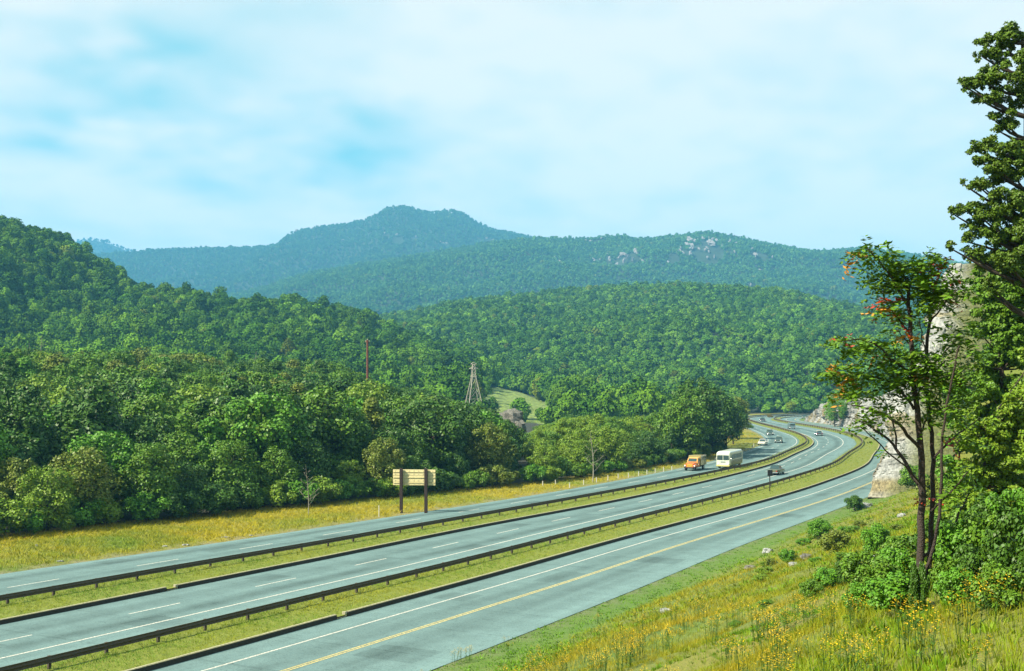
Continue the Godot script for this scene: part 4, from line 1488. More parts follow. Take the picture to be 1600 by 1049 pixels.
# a saloon of the time; front towards -Z
func car(called: String, label: String, paint: Material, roof: Material, at: Vector3, turn: float, wagon := false) -> void:
	var o := thing(called, label, "car", at, turn, "cars on the highway")
	var rings := []
	for e in [[-2.62, 0.62, 0.42, 0.72], [-2.5, 0.86, 0.34, 0.86], [-1.8, 0.93, 0.30, 0.93], [-0.9, 0.94, 0.28, 0.98], [1.2, 0.94, 0.28, 0.98], [2.1, 0.91, 0.32, 0.94], [2.55, 0.84, 0.36, 0.86], [2.66, 0.66, 0.44, 0.72]]:
		rings.append(MB.rrect(e[1], e[2], e[3], e[0], 0.13, 3))
	var b := MB.new()
	b.loft(rings)
	obj("body", b.mesh(), paint, o)
	var back := 2.45 if wagon else 1.25
	var bt := 2.2 if wagon else 0.75
	# greenhouse with flat sides: lower ring, upper ring
	var lo := [Vector3(-0.84, 0.95, -0.85), Vector3(0.84, 0.95, -0.85), Vector3(0.84, 0.95, back), Vector3(-0.84, 0.95, back)]
	var hi := [Vector3(-0.64, 1.46, -0.30), Vector3(0.64, 1.46, -0.30), Vector3(0.64, 1.46, bt), Vector3(-0.64, 1.46, bt)]
	b = MB.new()
	for i in 4: b.quad(lo[i], lo[(i + 1) % 4], hi[(i + 1) % 4], hi[i])
	b.cbox(Vector3(0, 1.49, (bt - 0.30) / 2.0), Vector3(1.34, 0.10, bt + 0.42), 0.04)
	obj("roof", b.mesh(), roof, o)
	pane(o, "windshield", lo[0], lo[1], hi[1], hi[0], M.glass)
	pane(o, "rear_window", lo[2], lo[3], hi[3], hi[2], M.glass)
	for s in [0, 1]:
		var l0: Vector3 = lo[1] if s == 0 else lo[3]
		var l1: Vector3 = lo[2] if s == 0 else lo[0]
		var h0: Vector3 = hi[1] if s == 0 else hi[3]
		var h1: Vector3 = hi[2] if s == 0 else hi[0]
		for k in 2:
			pane(o, "side_window", l0.lerp(l1, 0.5 * k), l0.lerp(l1, 0.5 * k + 0.5), h0.lerp(h1, 0.5 * k + 0.5), h0.lerp(h1, 0.5 * k), M.glass, 0.12)
	for z in [-2.66, 2.70]:
		b = MB.new()
		b.cbox(Vector3(0, 0.46, z), Vector3(1.84, 0.16, 0.12), 0.04)
		obj("bumper", b.mesh(), M.chrome, o)
	for s in [-1.0, 1.0]:
		b = MB.new(); b.disc(Vector3(s * 0.64, 0.68, -2.60), Vector3(0, 0, 1), 0.12, 0.1, 0.1, 12)
		obj("headlight", b.mesh(), M.lamp, o)
		b = MB.new(); b.disc(Vector3(s * 0.66, 0.68, 2.62), Vector3(0, 0, 1), 0.10, 0.08, 0.1, 12)
		obj("tail_light", b.mesh(), M.tail, o)
	wheels(o, 0.82, [-1.55, 1.6], 0.35, 0.22)

func heading(u: float, v: float, back: bool) -> Array:
	var p := px(u, v, CAMY * F / (v - YH))
	var q := so(p.x, -p.z)
	var r := road_at(q.x)
	var t: Vector2 = r[1]
	var a := atan2(-t.x, t.y)            # front (-Z) away from the camera
	return [Vector3(p.x, 0.008, p.z), a + (PI if back else 0.0)]

func paint(r: float, g: float, b: float) -> StandardMaterial3D:
	var m := mat(r, g, b, 0.35)
	m.clearcoat_enabled = true
	m.clearcoat = 0.6
	m.clearcoat_roughness = 0.15
	return m

func build_vehicles() -> void:
	var cream := paint(0.55, 0.52, 0.40)
	var green := paint(0.03, 0.05, 0.028)
	var olive := paint(0.075, 0.08, 0.03)
	var blue := paint(0.10, 0.16, 0.17)
	var black := paint(0.02, 0.022, 0.024)
	var white := paint(0.62, 0.62, 0.58)
	for e in [["saloon_car", "dark olive saloon on the middle road beside the small square sign", olive, green, 1213, 741.5, false, false], ["saloon_car", "cream car with pale roof on the outer edge of the bend beyond the bus", cream, white, 1192, 696, true, false],
		["saloon_car", "dark green car in the inner lane of the oncoming bend", green, olive, 1217, 692, true, false], ["station_wagon", "dark green estate car farthest up the oncoming lanes", green, olive, 1203.5, 680, true, true],
		["saloon_car", "dark car with cream roof in the middle of the far bend", black, cream, 1280, 681, false, false], ["saloon_car", "tiny dark car on the middle road by the median tip", black, olive, 1191.5, 658.7, false, false], ["saloon_car", "tiny dark car on the side road before the far turn", green, black, 1257, 654.2, true, false]]:
		var q := heading(e[4], e[5], e[6])
		car(e[0], e[1], e[2], e[3], q[0], q[1], e[7])
	# van
	var q := heading(1236.5, 670.5, false)
	var o := thing("delivery_van", "small blue-grey van going away on the middle road above the cream-roofed car", "van", q[0], q[1])
	var b := MB.new()
	var rings := []
	for e in [[-2.3, 0.75, 0.4, 0.85], [-1.7, 0.92, 0.32, 1.1], [-1.1, 0.95, 0.30, 1.9], [-0.7, 0.95, 0.30, 2.0], [2.3, 0.95, 0.32, 2.0], [2.4, 0.88, 0.4, 1.9]]:
		rings.append(MB.rrect(e[1], e[2], e[3], e[0], 0.15, 3))
	b.loft(rings)
	obj("body", b.mesh(), blue, o)
	for s in [-1.0, 1.0]:
		pane(o, "rear_window", Vector3(0.42 + s * 0.4, 1.2, 2.41), Vector3(-0.42 + s * 0.4, 1.2, 2.41), Vector3(-0.42 + s * 0.4, 1.75, 2.41), Vector3(0.42 + s * 0.4, 1.75, 2.41), M.glass, 0.06)
		b = MB.new(); b.disc(Vector3(s * 0.75, 0.7, 2.4), Vector3(0, 0, 1), 0.09, 0.07, 0.08, 10)
		obj("tail_light", b.mesh(), M.tail, o)
	pane(o, "windshield", Vector3(-0.8, 1.15, -1.62), Vector3(0.8, 1.15, -1.62), Vector3(0.78, 1.8, -1.16), Vector3(-0.78, 1.8, -1.16), M.glass, 0.05)
	b = MB.new(); b.cbox(Vector3(0, 0.42, 2.46), Vector3(1.86, 0.16, 0.1), 0.03)
	obj("bumper", b.mesh(), M.chrome, o)
	wheels(o, 0.82, [-1.4, 1.5], 0.36, 0.22)
	build_bus()
	build_truck()

func build_bus() -> void:
	var q := heading(1140.5, 730.0, true)
	var o := thing("coach_bus", "white and pale green coach bus driving towards the viewer behind the orange truck", "bus", q[0], q[1])
	var white := paint(0.52, 0.57, 0.46)
	var side := paint(0.075, 0.11, 0.06)  # dark green-grey paint carries the shade of the flanks in its colour
	var b := MB.new()
	var rings := []
	for e in [[-5.0, 1.14, 0.50, 2.60], [-4.92, 1.20, 0.44, 2.78], [-4.6, 1.24, 0.38, 2.96], [-3.9, 1.25, 0.36, 3.05], [4.2, 1.25, 0.36, 3.05], [4.75, 1.22, 0.40, 2.95], [5.0, 1.1, 0.5, 2.6]]:
		rings.append(MB.rrect(e[1], e[2], e[3], e[0], 0.34, 4))
	b.loft(rings)
	obj("body", b.mesh(), white, o)
	for s in [-1.0, 1.0]:
		# lower side cladding in ribs
		for k in 5:
			b = MB.new()
			b.cbox(Vector3(s * 1.255, 0.62 + k * 0.19, 0.2), Vector3(0.035, 0.165, 8.2), 0.012)
			obj("side_panel", b.mesh(), side, o)
		for k in 7:
			b = MB.new()
			b.cbox(Vector3(s * 1.256, 2.05, -3.35 + k * 1.13), Vector3(0.04, 0.80, 1.02), 0.01)
			var w := obj("side_window", b.mesh(), M.glass, o)
			b = MB.new()
			for e in [[0, 0.39, 0.06, 1.06], [0, -0.39, 0.06, 1.06]]:
				b.box(Vector3(s * 1.262, 2.05 + e[1], -3.35 + k * 1.13), Vector3(0.03, e[2], e[3]))
			obj("frame", b.mesh(), side, w)
		b = MB.new(); b.disc(Vector3(s * 0.86, 0.86, -5.0), Vector3(0, 0, 1), 0.15, 0.12, 0.12, 14)
		obj("headlight", b.mesh(), M.lamp, o)
		b = MB.new(); b.disc(Vector3(s * 0.95, 2.72, -4.82), Vector3(0, 0, 1), 0.07, 0.05, 0.1, 10)
		obj("marker_lamp", b.mesh(), M.lamp, o)
		# windshield halves, wrapped a little round the nose
		var a := Vector3(s * 0.03, 1.50, -5.02)
		var c := Vector3(s * 1.10, 1.52, -5.015)
		if s > 0: pane(o, "windshield", a, c, Vector3(s * 1.06, 2.36, -5.015), Vector3(s * 0.03, 2.40, -5.02), M.glass, 0.04)
		else: pane(o, "windshield", c, a, Vector3(s * 0.03, 2.40, -5.02), Vector3(s * 1.06, 2.36, -5.015), M.glass, 0.04)
		b = MB.new(); b.box(Vector3(s * 1.42, 1.75, -4.85), Vector3(0.16, 0.3, 0.06))
		b.tube([Vector3(s * 1.2, 1.95, -4.8), Vector3(s * 1.42, 1.9, -4.85)], [0.02, 0.02], 5)
		obj("mirror", b.mesh(), M.chrome, o)
	b = MB.new(); b.cbox(Vector3(0, 0.5, -5.08), Vector3(2.4, 0.26, 0.16), 0.06)
	obj("bumper", b.mesh(), paint(0.45, 0.40, 0.12), o)
	b = MB.new(); b.cbox(Vector3(0, 1.18, -5.02), Vector3(0.9, 0.2, 0.04), 0.015)
	obj("grille", b.mesh(), M.chrome, o)
	b = MB.new(); b.cbox(Vector3(0, 2.60, -4.90), Vector3(1.2, 0.22, 0.12), 0.04)
	obj("destination_box", b.mesh(), M.sign_dark, o)
	wheels(o, 1.08, [-3.2, 2.9], 0.5, 0.3)

func build_truck() -> void:
	var q := heading(1086.0, 734.5, true)
	var o := thing("orange_truck", "orange bonneted truck with pale box body leading the white bus", "truck", q[0], q[1])
	var orange := paint(0.58, 0.115, 0.008)
	var tan_ := paint(0.26, 0.22, 0.08)
	var b := MB.new()
	var rings := []
	for e in [[-3.15, 0.62, 0.62, 1.18], [-3.05, 0.72, 0.55, 1.32], [-2.2, 0.78, 0.55, 1.42], [-1.6, 0.86, 0.55, 1.46]]:
		rings.append(MB.rrect(e[1], e[2], e[3], e[0], 0.18, 3))
	b.loft(rings)
	obj("bonnet", b.mesh(), orange, o)
	for s in [-1.0, 1.0]:
		b = MB.new()
		rings = []
		for e in [[-3.15, 0.14, 0.75, 0.95], [-3.0, 0.19, 0.62, 1.08], [-2.5, 0.21, 0.72, 1.14], [-1.9, 0.20, 0.62, 1.06], [-1.5, 0.16, 0.55, 0.85]]:
			rings.append(MB.rrect(e[1], e[2], e[3], e[0], 0.1, 2))
		b.loft(rings, Vector3(s * 0.84, 0, 0))
		obj("fender", b.mesh(), orange, o)
		b = MB.new(); b.disc(Vector3(s * 0.84, 0.9, -3.17), Vector3(0, 0, 1), 0.13, 0.11, 0.1, 12)
		obj("headlight", b.mesh(), M.lamp, o)
	for k in 4:
		b = MB.new(); b.cbox(Vector3(0, 0.74 + k * 0.12, -3.17), Vector3(1.0, 0.07, 0.05), 0.015)
		obj("grille_bar", b.mesh(), paint(0.55, 0.42, 0.05), o)
	b = MB.new(); b.cbox(Vector3(0, 0.55, -3.28), Vector3(1.95, 0.2, 0.12), 0.04)
	obj("bumper", b.mesh(), M.sign_dark, o)
	b = MB.new()
	rings = [MB.rrect(0.95, 0.5, 1.5, -1.62, 0.1, 3), MB.rrect(0.90, 0.5, 2.18, -1.1, 0.16, 3), MB.rrect(0.90, 0.5, 2.24, -0.2, 0.16, 3)]
	b.loft(rings)
	obj("cab", b.mesh(), paint(0.60, 0.30, 0.06), o)
	pane(o, "windshield", Vector3(-0.8, 1.52, -1.62), Vector3(0.8, 1.52, -1.62), Vector3(0.74, 2.06, -1.20), Vector3(-0.74, 2.06, -1.20), M.glass, 0.03)
	for s in [-1.0, 1.0]:
		b = MB.new(); b.cbox(Vector3(s * 0.925, 1.78, -0.72), Vector3(0.03, 0.46, 0.75), 0.01)
		obj("side_window", b.mesh(), M.glass, o)
		b = MB.new(); b.cbox(Vector3(s * 0.94, 1.05, -0.75), Vector3(0.03, 0.9, 0.95), 0.01)
		obj("door", b.mesh(), orange, o)
	b = MB.new(); b.cbox(Vector3(0, 1.62, 1.6), Vector3(2.2, 1.75, 3.4), 0.08)
	obj("box_body", b.mesh(), tan_, o)
	for s in [-1.0, 1.0]:
		for k in 3:
			b = MB.new(); b.cbox(Vector3(s * 1.11, 1.95, 0.55 + k * 1.05), Vector3(0.03, 0.62, 0.8), 0.01)
			obj("side_window", b.mesh(), M.glass, o)
		for k in 4:
			b = MB.new(); b.cbox(Vector3(s * 1.115, 1.6, 0.02 + k * 1.05), Vector3(0.04, 1.7, 0.08), 0.01)
			obj("rib", b.mesh(), tan_, o)
	b = MB.new(); b.cbox(Vector3(0, 0.58, 1.2), Vector3(1.1, 0.25, 4.4), 0.02)
	obj("chassis", b.mesh(), M.sign_dark, o)
	wheels(o, 0.88, [-2.35, 2.0], 0.45, 0.26)


# ---------------------------------------------------------------- the near bank on the right
func at_px(u: float, v: float, z: float) -> Vector3:
	return px(u, v, z)

func limb(b: MB, pts: Array, z: float, r0: float, r1: float, dz := 0.0) -> Array:
	# a limb through seen points, bowed in depth by dz
	var path := []
	var rad := []
	var n := pts.size()
	var raw: Array[Vector3] = []
	for i in n:
		var t := float(i) / maxf(1.0, n - 1.0)
		raw.append(px(pts[i][0], pts[i][1], z + dz * t))
	for i in n - 1:
		for k in 4:
			var p := raw[i].cubic_interpolate(raw[i + 1], raw[maxi(i - 1, 0)], raw[mini(i + 2, n - 1)], k / 4.0)
			path.append(p + rdir() * 0.012)
			rad.append(lerpf(r0, r1, (i + k / 4.0) / (n - 1.0)))
	path.append(raw[n - 1]); rad.append(r1)
	b.tube(path, rad, 7)
	return path

func spray(b: MB, at: Vector3, dir: Vector3, size: float) -> void:
	# a feathered leaf: leaflets in pairs along a drooping stalk
	var d := dir.normalized()
	var side := d.cross(Vector3.UP + rdir() * 0.3).normalized()
	var g := rng.randf_range(0.75, 1.25)
	for k in 5:
		var t := (k + 0.6) / 5.0
		var p := at + d * size * t + Vector3(0, -0.25 * size * t * t, 0)
		for s in [-1.0, 1.0]:
			var l := size * 0.42 * (1.0 - absf(t - 0.45) * 0.7)
			var h := g * rng.randf_range(0.8, 1.2)
			b.col = Color(h * rng.randf_range(0.9, 1.25), h, h * 0.9)
			var nn := (Vector3.UP + rdir() * 0.7).normalized()
			var a: Vector3 = (side * s + d * 0.45 + Vector3(0, rng.randf_range(-0.35, 0.1), 0)).normalized()
			a = (a - nn * a.dot(nn)).normalized()
			b.leaf(p, a, nn, l, l * 0.42, 0.1)

func build_right_slope() -> void:
	rng.seed = 99
	build_slender_tree()
	build_edge_trees()
	build_shrubs()
	build_grass()


func build_slender_tree() -> void:
	var z := 30.0
	var foot := seen_at(1437, 937)
	z = -foot.z
	var o := thing("slender_tree", "slender tree of several dark stems with sparse leaves turning red, right of the road", "tree", Vector3.ZERO)
	o.position = foot
	var stems := [
		[[[1437, 945], [1438, 860], [1441, 760], [1437, 680], [1428, 600], [1424, 520], [1420, 470], [1418, 435]], 0.052, 0.018, 0.0],
		[[[1450, 935], [1456, 820], [1458, 720], [1452, 640], [1447, 560], [1452, 500], [1462, 450], [1470, 425]], 0.034, 0.014, 0.5],
		[[[1442, 900], [1462, 850], [1470, 760], [1474, 680], [1488, 590], [1500, 540]], 0.024, 0.010, -0.5]]
	var branches := [
		[[[1441, 768], [1421, 735], [1402, 702], [1376, 678], [1345, 655]], 0.042, 0.012, 0.6], [[[1438, 702], [1412, 672], [1390, 652], [1360, 640], [1330, 633]], 0.034, 0.010, -0.5], [[[1430, 640], [1398, 602], [1362, 588], [1330, 585], [1300, 582]], 0.026, 0.008, 0.4],
		[[[1427, 590], [1392, 560], [1366, 537], [1340, 531], [1318, 535]], 0.024, 0.008, -0.6], [[[1424, 522], [1398, 492], [1384, 470], [1378, 455]], 0.02, 0.008, 0.5], [[[1421, 482], [1398, 442], [1376, 412], [1356, 388]], 0.026, 0.010, -0.2], [[[1420, 455], [1430, 425], [1448, 400]], 0.02, 0.008, 0.4],
		[[[1448, 580], [1475, 552], [1500, 530]], 0.02, 0.008, 0.5], [[[1452, 505], [1478, 472], [1496, 452]], 0.018, 0.007, -0.4], [[[1458, 720], [1482, 690], [1510, 668], [1530, 655]], 0.022, 0.008, 0.5], [[[1456, 800], [1484, 770], [1512, 738]], 0.02, 0.008, -0.5],
		[[[1445, 870], [1480, 842], [1500, 800], [1522, 762]], 0.03, 0.010, 0.4], [[[1402, 702], [1395, 660], [1383, 630]], 0.02, 0.007, 0.3], [[[1376, 678], [1352, 662], [1320, 650]], 0.014, 0.005, 0.3], [[[1441, 760], [1415, 728], [1385, 705], [1350, 672], [1335, 668]], 0.018, 0.006, -0.8],
		[[[1437, 680], [1455, 640], [1470, 610]], 0.02, 0.008, 0.5], [[[1398, 442], [1380, 440], [1362, 432]], 0.012, 0.005, 0.3], [[[1424, 540], [1405, 520], [1392, 515]], 0.012, 0.006, 0.3], [[[1447, 560], [1440, 520], [1436, 495]], 0.014, 0.006, -0.3], [[[1418, 440], [1402, 410], [1390, 392]], 0.014, 0.006, 0.3]]
	var inv := -foot
	var tips := []
	var trunk := MB.new()
	for e in stems:
		var p := limb(trunk, e[0], z, e[1], e[2], e[3])
		for i in range(int(p.size() * 0.55), p.size()): tips.append([p[i], 0.35])
	var to := obj("trunk", trunk.mesh(), M.bark, o)
	to.position = inv
	for e in branches:
		var bm := MB.new()
		var p := limb(bm, e[0], z, e[1] * 0.72, e[2] * 0.7, e[3])
		var bo := obj("branch", bm.mesh(), M.bark, o)
		bo.position = inv
		for i in range(int(p.size() * 0.42), p.size()): tips.append([p[i], 0.5])
	# leaf sprays where the photo has foliage: denser by the clumps listed
	var clumps := [[1360, 392, 16, 26], [1385, 415, 22, 46], [1410, 430, 24, 60], [1428, 445, 20, 46], [1380, 440, 16, 24], [1440, 405, 14, 26], [1450, 410, 12, 20], [1415, 480, 22, 40], [1395, 490, 14, 12], [1470, 440, 20, 30], [1490, 455, 18, 30], [1470, 470, 20, 34], [1455, 460, 16, 20],
		[1330, 583, 16, 26], [1310, 586, 12, 18], [1345, 590, 14, 18], [1330, 536, 16, 22], [1350, 542, 16, 22], [1372, 545, 18, 26], [1390, 575, 20, 34], [1412, 560, 20, 40], [1435, 560, 20, 40], [1425, 590, 22, 44], [1455, 590, 22, 44], [1475, 580, 20, 40], [1490, 600, 18, 34], [1445, 620, 18, 26], [1400, 600, 16, 20],
		[1470, 650, 18, 22], [1490, 640, 18, 22], [1395, 650, 10, 10], [1345, 650, 8, 7], [1325, 615, 14, 16], [1345, 612, 12, 14], [1385, 635, 8, 8], [1510, 560, 20, 30], [1500, 520, 18, 30], [1505, 690, 16, 16], [1515, 760, 16, 18], [1505, 730, 14, 14]]
	var leafs := MB.new()
	var reds := MB.new()
	var golds := MB.new()
	var m := z / F
	var hot := [[1466, 412, 10], [1472, 420, 9], [1480, 440, 8], [1488, 418, 7], [1400, 502, 10], [1478, 462, 8], [1385, 470, 8], [1318, 535, 6], [1450, 780, 6], [1475, 690, 5], [1505, 600, 6], [1372, 482, 7], [1462, 430, 7]]
	var warm := [[1382, 555, 10], [1312, 578, 12], [1310, 600, 8], [1335, 403, 6], [1390, 490, 8], [1412, 530, 7], [1428, 575, 6]]
	for e in clumps:
		for k in int(e[3] * 1.0):
			var d := rdir()
			var p = px(e[0], e[1], z) + Vector3(d.x, d.y * 0.7, d.z * 1.1) * e[2] * m * pow(rng.randf(), 0.4)
			spray(leafs, p, Vector3(d.x, d.y * 0.3 - 0.1, d.z), rng.randf_range(0.17, 0.28))
	for e in tips:
		if rng.randf() < e[1]: spray(leafs, e[0], Vector3(rdir().x, -0.1, rdir().z), rng.randf_range(0.18, 0.30))
	for e in hot:
		for k in 3: spray(reds, px(e[0], e[1], z) + rdir() * e[2] * m * 0.8, rdir(), rng.randf_range(0.15, 0.24))
	for e in warm:
		for k in 4: spray(golds, px(e[0], e[1], z) + rdir() * e[2] * m, rdir(), rng.randf_range(0.16, 0.28))
	for e in [["leaves", leafs, M.leaf_mid], ["red_leaves", reds, M.red_leaf], ["yellow_leaves", golds, M.orange_leaf]]:
		var lo := obj(e[0], e[1].mesh(), e[2], o)
		lo.position = inv
		lo.set_meta("kind", "stuff")


func lobe_tree(label: String, z: float, foot_px: Array, trunk_pts: Array, r: float, lobes_px: Array, leaves: int, leaf: float, tint: String, called := "tall_tree") -> void:
	# a tree whose limbs carry flattened sprays of foliage
	var foot := px(foot_px[0], foot_px[1], z)
	foot.y = ground(foot.x, z) - 0.2
	var o := thing(called, label, "tree", foot)
	var m := z / F
	var tb := MB.new()
	var pts := [[foot_px[0], YH - (foot.y - CAMY) / m]] + trunk_pts
	var path := limb(tb, pts, z, r, r * 0.22, 0.0)
	var lobes := []
	for e in lobes_px:
		var dz: float = rng.randf_range(-1.0, 1.0) * e[2] * m * 1.3
		var c: Vector3 = px(e[0], e[1], z) + Vector3(0, 0, dz) - foot
		lobes.append([c, e[2] * m * 0.6])
		# small tufts round each main one break its outline
		for k in 9:
			var d := rdir()
			lobes.append([c + Vector3(d.x, d.y * 0.75, d.z) * e[2] * m * rng.randf_range(0.6, 1.35), e[2] * m * rng.randf_range(0.15, 0.45)])
		var best: Vector3 = path[0]
		for p in path:
			if p.y < c.y + foot.y - 0.25 * absf(p.x - c.x - foot.x) and absf(p.y - c.y - foot.y) < absf(best.y - c.y - foot.y): best = p
		tb.tube([best, best.lerp(c + foot, 0.5) + Vector3(0, -0.15, 0), c + foot + Vector3(0, -0.1, 0)], [r * 0.30, r * 0.2, 0.02], 5)
	var to := obj("trunk", tb.mesh(), M.bark, o)
	to.position = -foot
	obj("crown", crown_from_lobes(lobes, leaves, leaf, 0.72, 0.3, 0.35), M["leaf_" + tint], o)


func filler(list: Array, n: int, u0: float, u1: float, v0: float, v1: float, r0: float, r1: float) -> Array:
	for i in n: list.append([rng.randf_range(u0, u1), rng.randf_range(v0, v1), rng.randf_range(r0, r1)])
	return list

func build_edge_trees() -> void:
	lobe_tree("tallest tree at the right edge with ragged tiers of dark foliage against the sky", 38.0, [1622, 880], [[1618, 700], [1612, 500], [1608, 300], [1604, 150], [1598, 50]], 0.24,
		filler(filler([[1548, 60, 14], [1538, 82, 10], [1560, 88, 18], [1575, 60, 20], [1590, 95, 24], [1545, 105, 12], [1522, 132, 13], [1505, 133, 9], [1538, 128, 16], [1556, 122, 20], [1530, 150, 10], [1545, 158, 12], [1580, 130, 26], [1600, 150, 26], [1555, 180, 10], [1562, 200, 9], [1575, 190, 20],
		[1530, 228, 12], [1545, 225, 15], [1560, 235, 18], [1535, 250, 12], [1552, 262, 18], [1528, 288, 12], [1545, 285, 16], [1570, 270, 24], [1595, 250, 26], [1508, 283, 4], [1580, 310, 24], [1600, 330, 30],
		[1495, 330, 10], [1508, 328, 12], [1525, 335, 14], [1540, 322, 14], [1556, 335, 20], [1520, 352, 12], [1480, 383, 8], [1510, 372, 10], [1536, 365, 18], [1560, 372, 24], [1585, 365, 26], [1515, 395, 14], [1540, 402, 20], [1566, 410, 26], [1600, 400, 34]], 20, 1560, 1625, 45, 420, 7, 15), 18, 1530, 1610, 240, 470, 7, 14), 90000, 0.075, "edge")
	lobe_tree("bushy dark green tree over the top of the rock cliff at right", 44.0, [1580, 860], [[1576, 760], [1570, 640], [1560, 520], [1556, 440]], 0.16,
		filler([[1540, 440, 22], [1565, 450, 28], [1590, 450, 30], [1550, 480, 24], [1580, 490, 30], [1540, 512, 20], [1562, 530, 30], [1595, 540, 34], [1530, 560, 22], [1555, 580, 28], [1585, 600, 34], [1535, 610, 24], [1520, 640, 20], [1560, 640, 30], [1600, 650, 36], [1495, 625, 14]], 44, 1526, 1625, 415, 680, 10, 22), 90000, 0.10, "mid")
	lobe_tree("lower leafy tree right of the slender tree with yellowish tips", 37.0, [1548, 880], [[1546, 820], [1540, 740], [1534, 670]], 0.10,
		filler([[1515, 660, 16], [1540, 660, 22], [1565, 680, 26], [1500, 690, 12], [1525, 700, 20], [1550, 715, 24], [1590, 700, 30], [1510, 735, 16], [1535, 750, 22], [1565, 755, 26], [1598, 760, 28], [1520, 785, 18], [1548, 790, 22], [1578, 800, 26], [1495, 775, 10], [1600, 830, 26], [1600, 560, 24], [1590, 610, 24], [1610, 640, 26], [1605, 700, 26]], 40, 1490, 1620, 640, 850, 10, 20), 56000, 0.095, "light", "leafy_tree")
	lobe_tree("young tree with thin pale crown between the slender tree and the cliff", 52.0, [1500, 800], [[1500, 740], [1497, 680], [1492, 620]], 0.06,
		filler([[1492, 620, 14], [1480, 650, 12], [1508, 655, 16], [1490, 690, 14], [1515, 700, 14], [1478, 720, 10], [1500, 735, 14]], 14, 1470, 1530, 600, 780, 8, 15), 14000, 0.12, "fresh", "leafy_tree")
	# trees on top of the cliff, behind
	var cl := [[1, 150.0, 6.0, 7.0], [2, 165.0, 9.0, 8.0], [3, 185.0, 8.0, 8.0], [1, 205.0, 9.0, 7.0], [2, 232.0, 8.0, 6.5], [0, 262.0, 8.0, 6.0], [3, 290.0, 8.0, 5.5], [1, 330.0, 9.0, 5.0]]
	rng.seed = 1212
	for e in cl:
		var lobes := round_lobes(16, 0.34, 0.22, 0.9, 0.09, 0.16)
		var hc := edge("HC", e[1])
		var off: float = edge("E5", e[1]) + 3.0 + hc * 0.2 + e[2]
		var p := on_road(e[1], off)
		p.y = ground(p.x, -p.z) - 0.3
		var o := thing("broadleaf_tree", "green tree growing on top of the rock cliff above the bend", "tree", p, 0.0, "trees on top of the cliff")
		obj("trunk", trunk_mesh(lobes, 0.02, 0.75), M.bark, o)
		obj("crown", crown_from_lobes(lobes, 3500, 0.045, 0.85), M["leaf_" + ["mid", "dark", "fresh", "olive"][e[0]]], o)
		o.scale = Vector3(e[3], e[3], e[3])


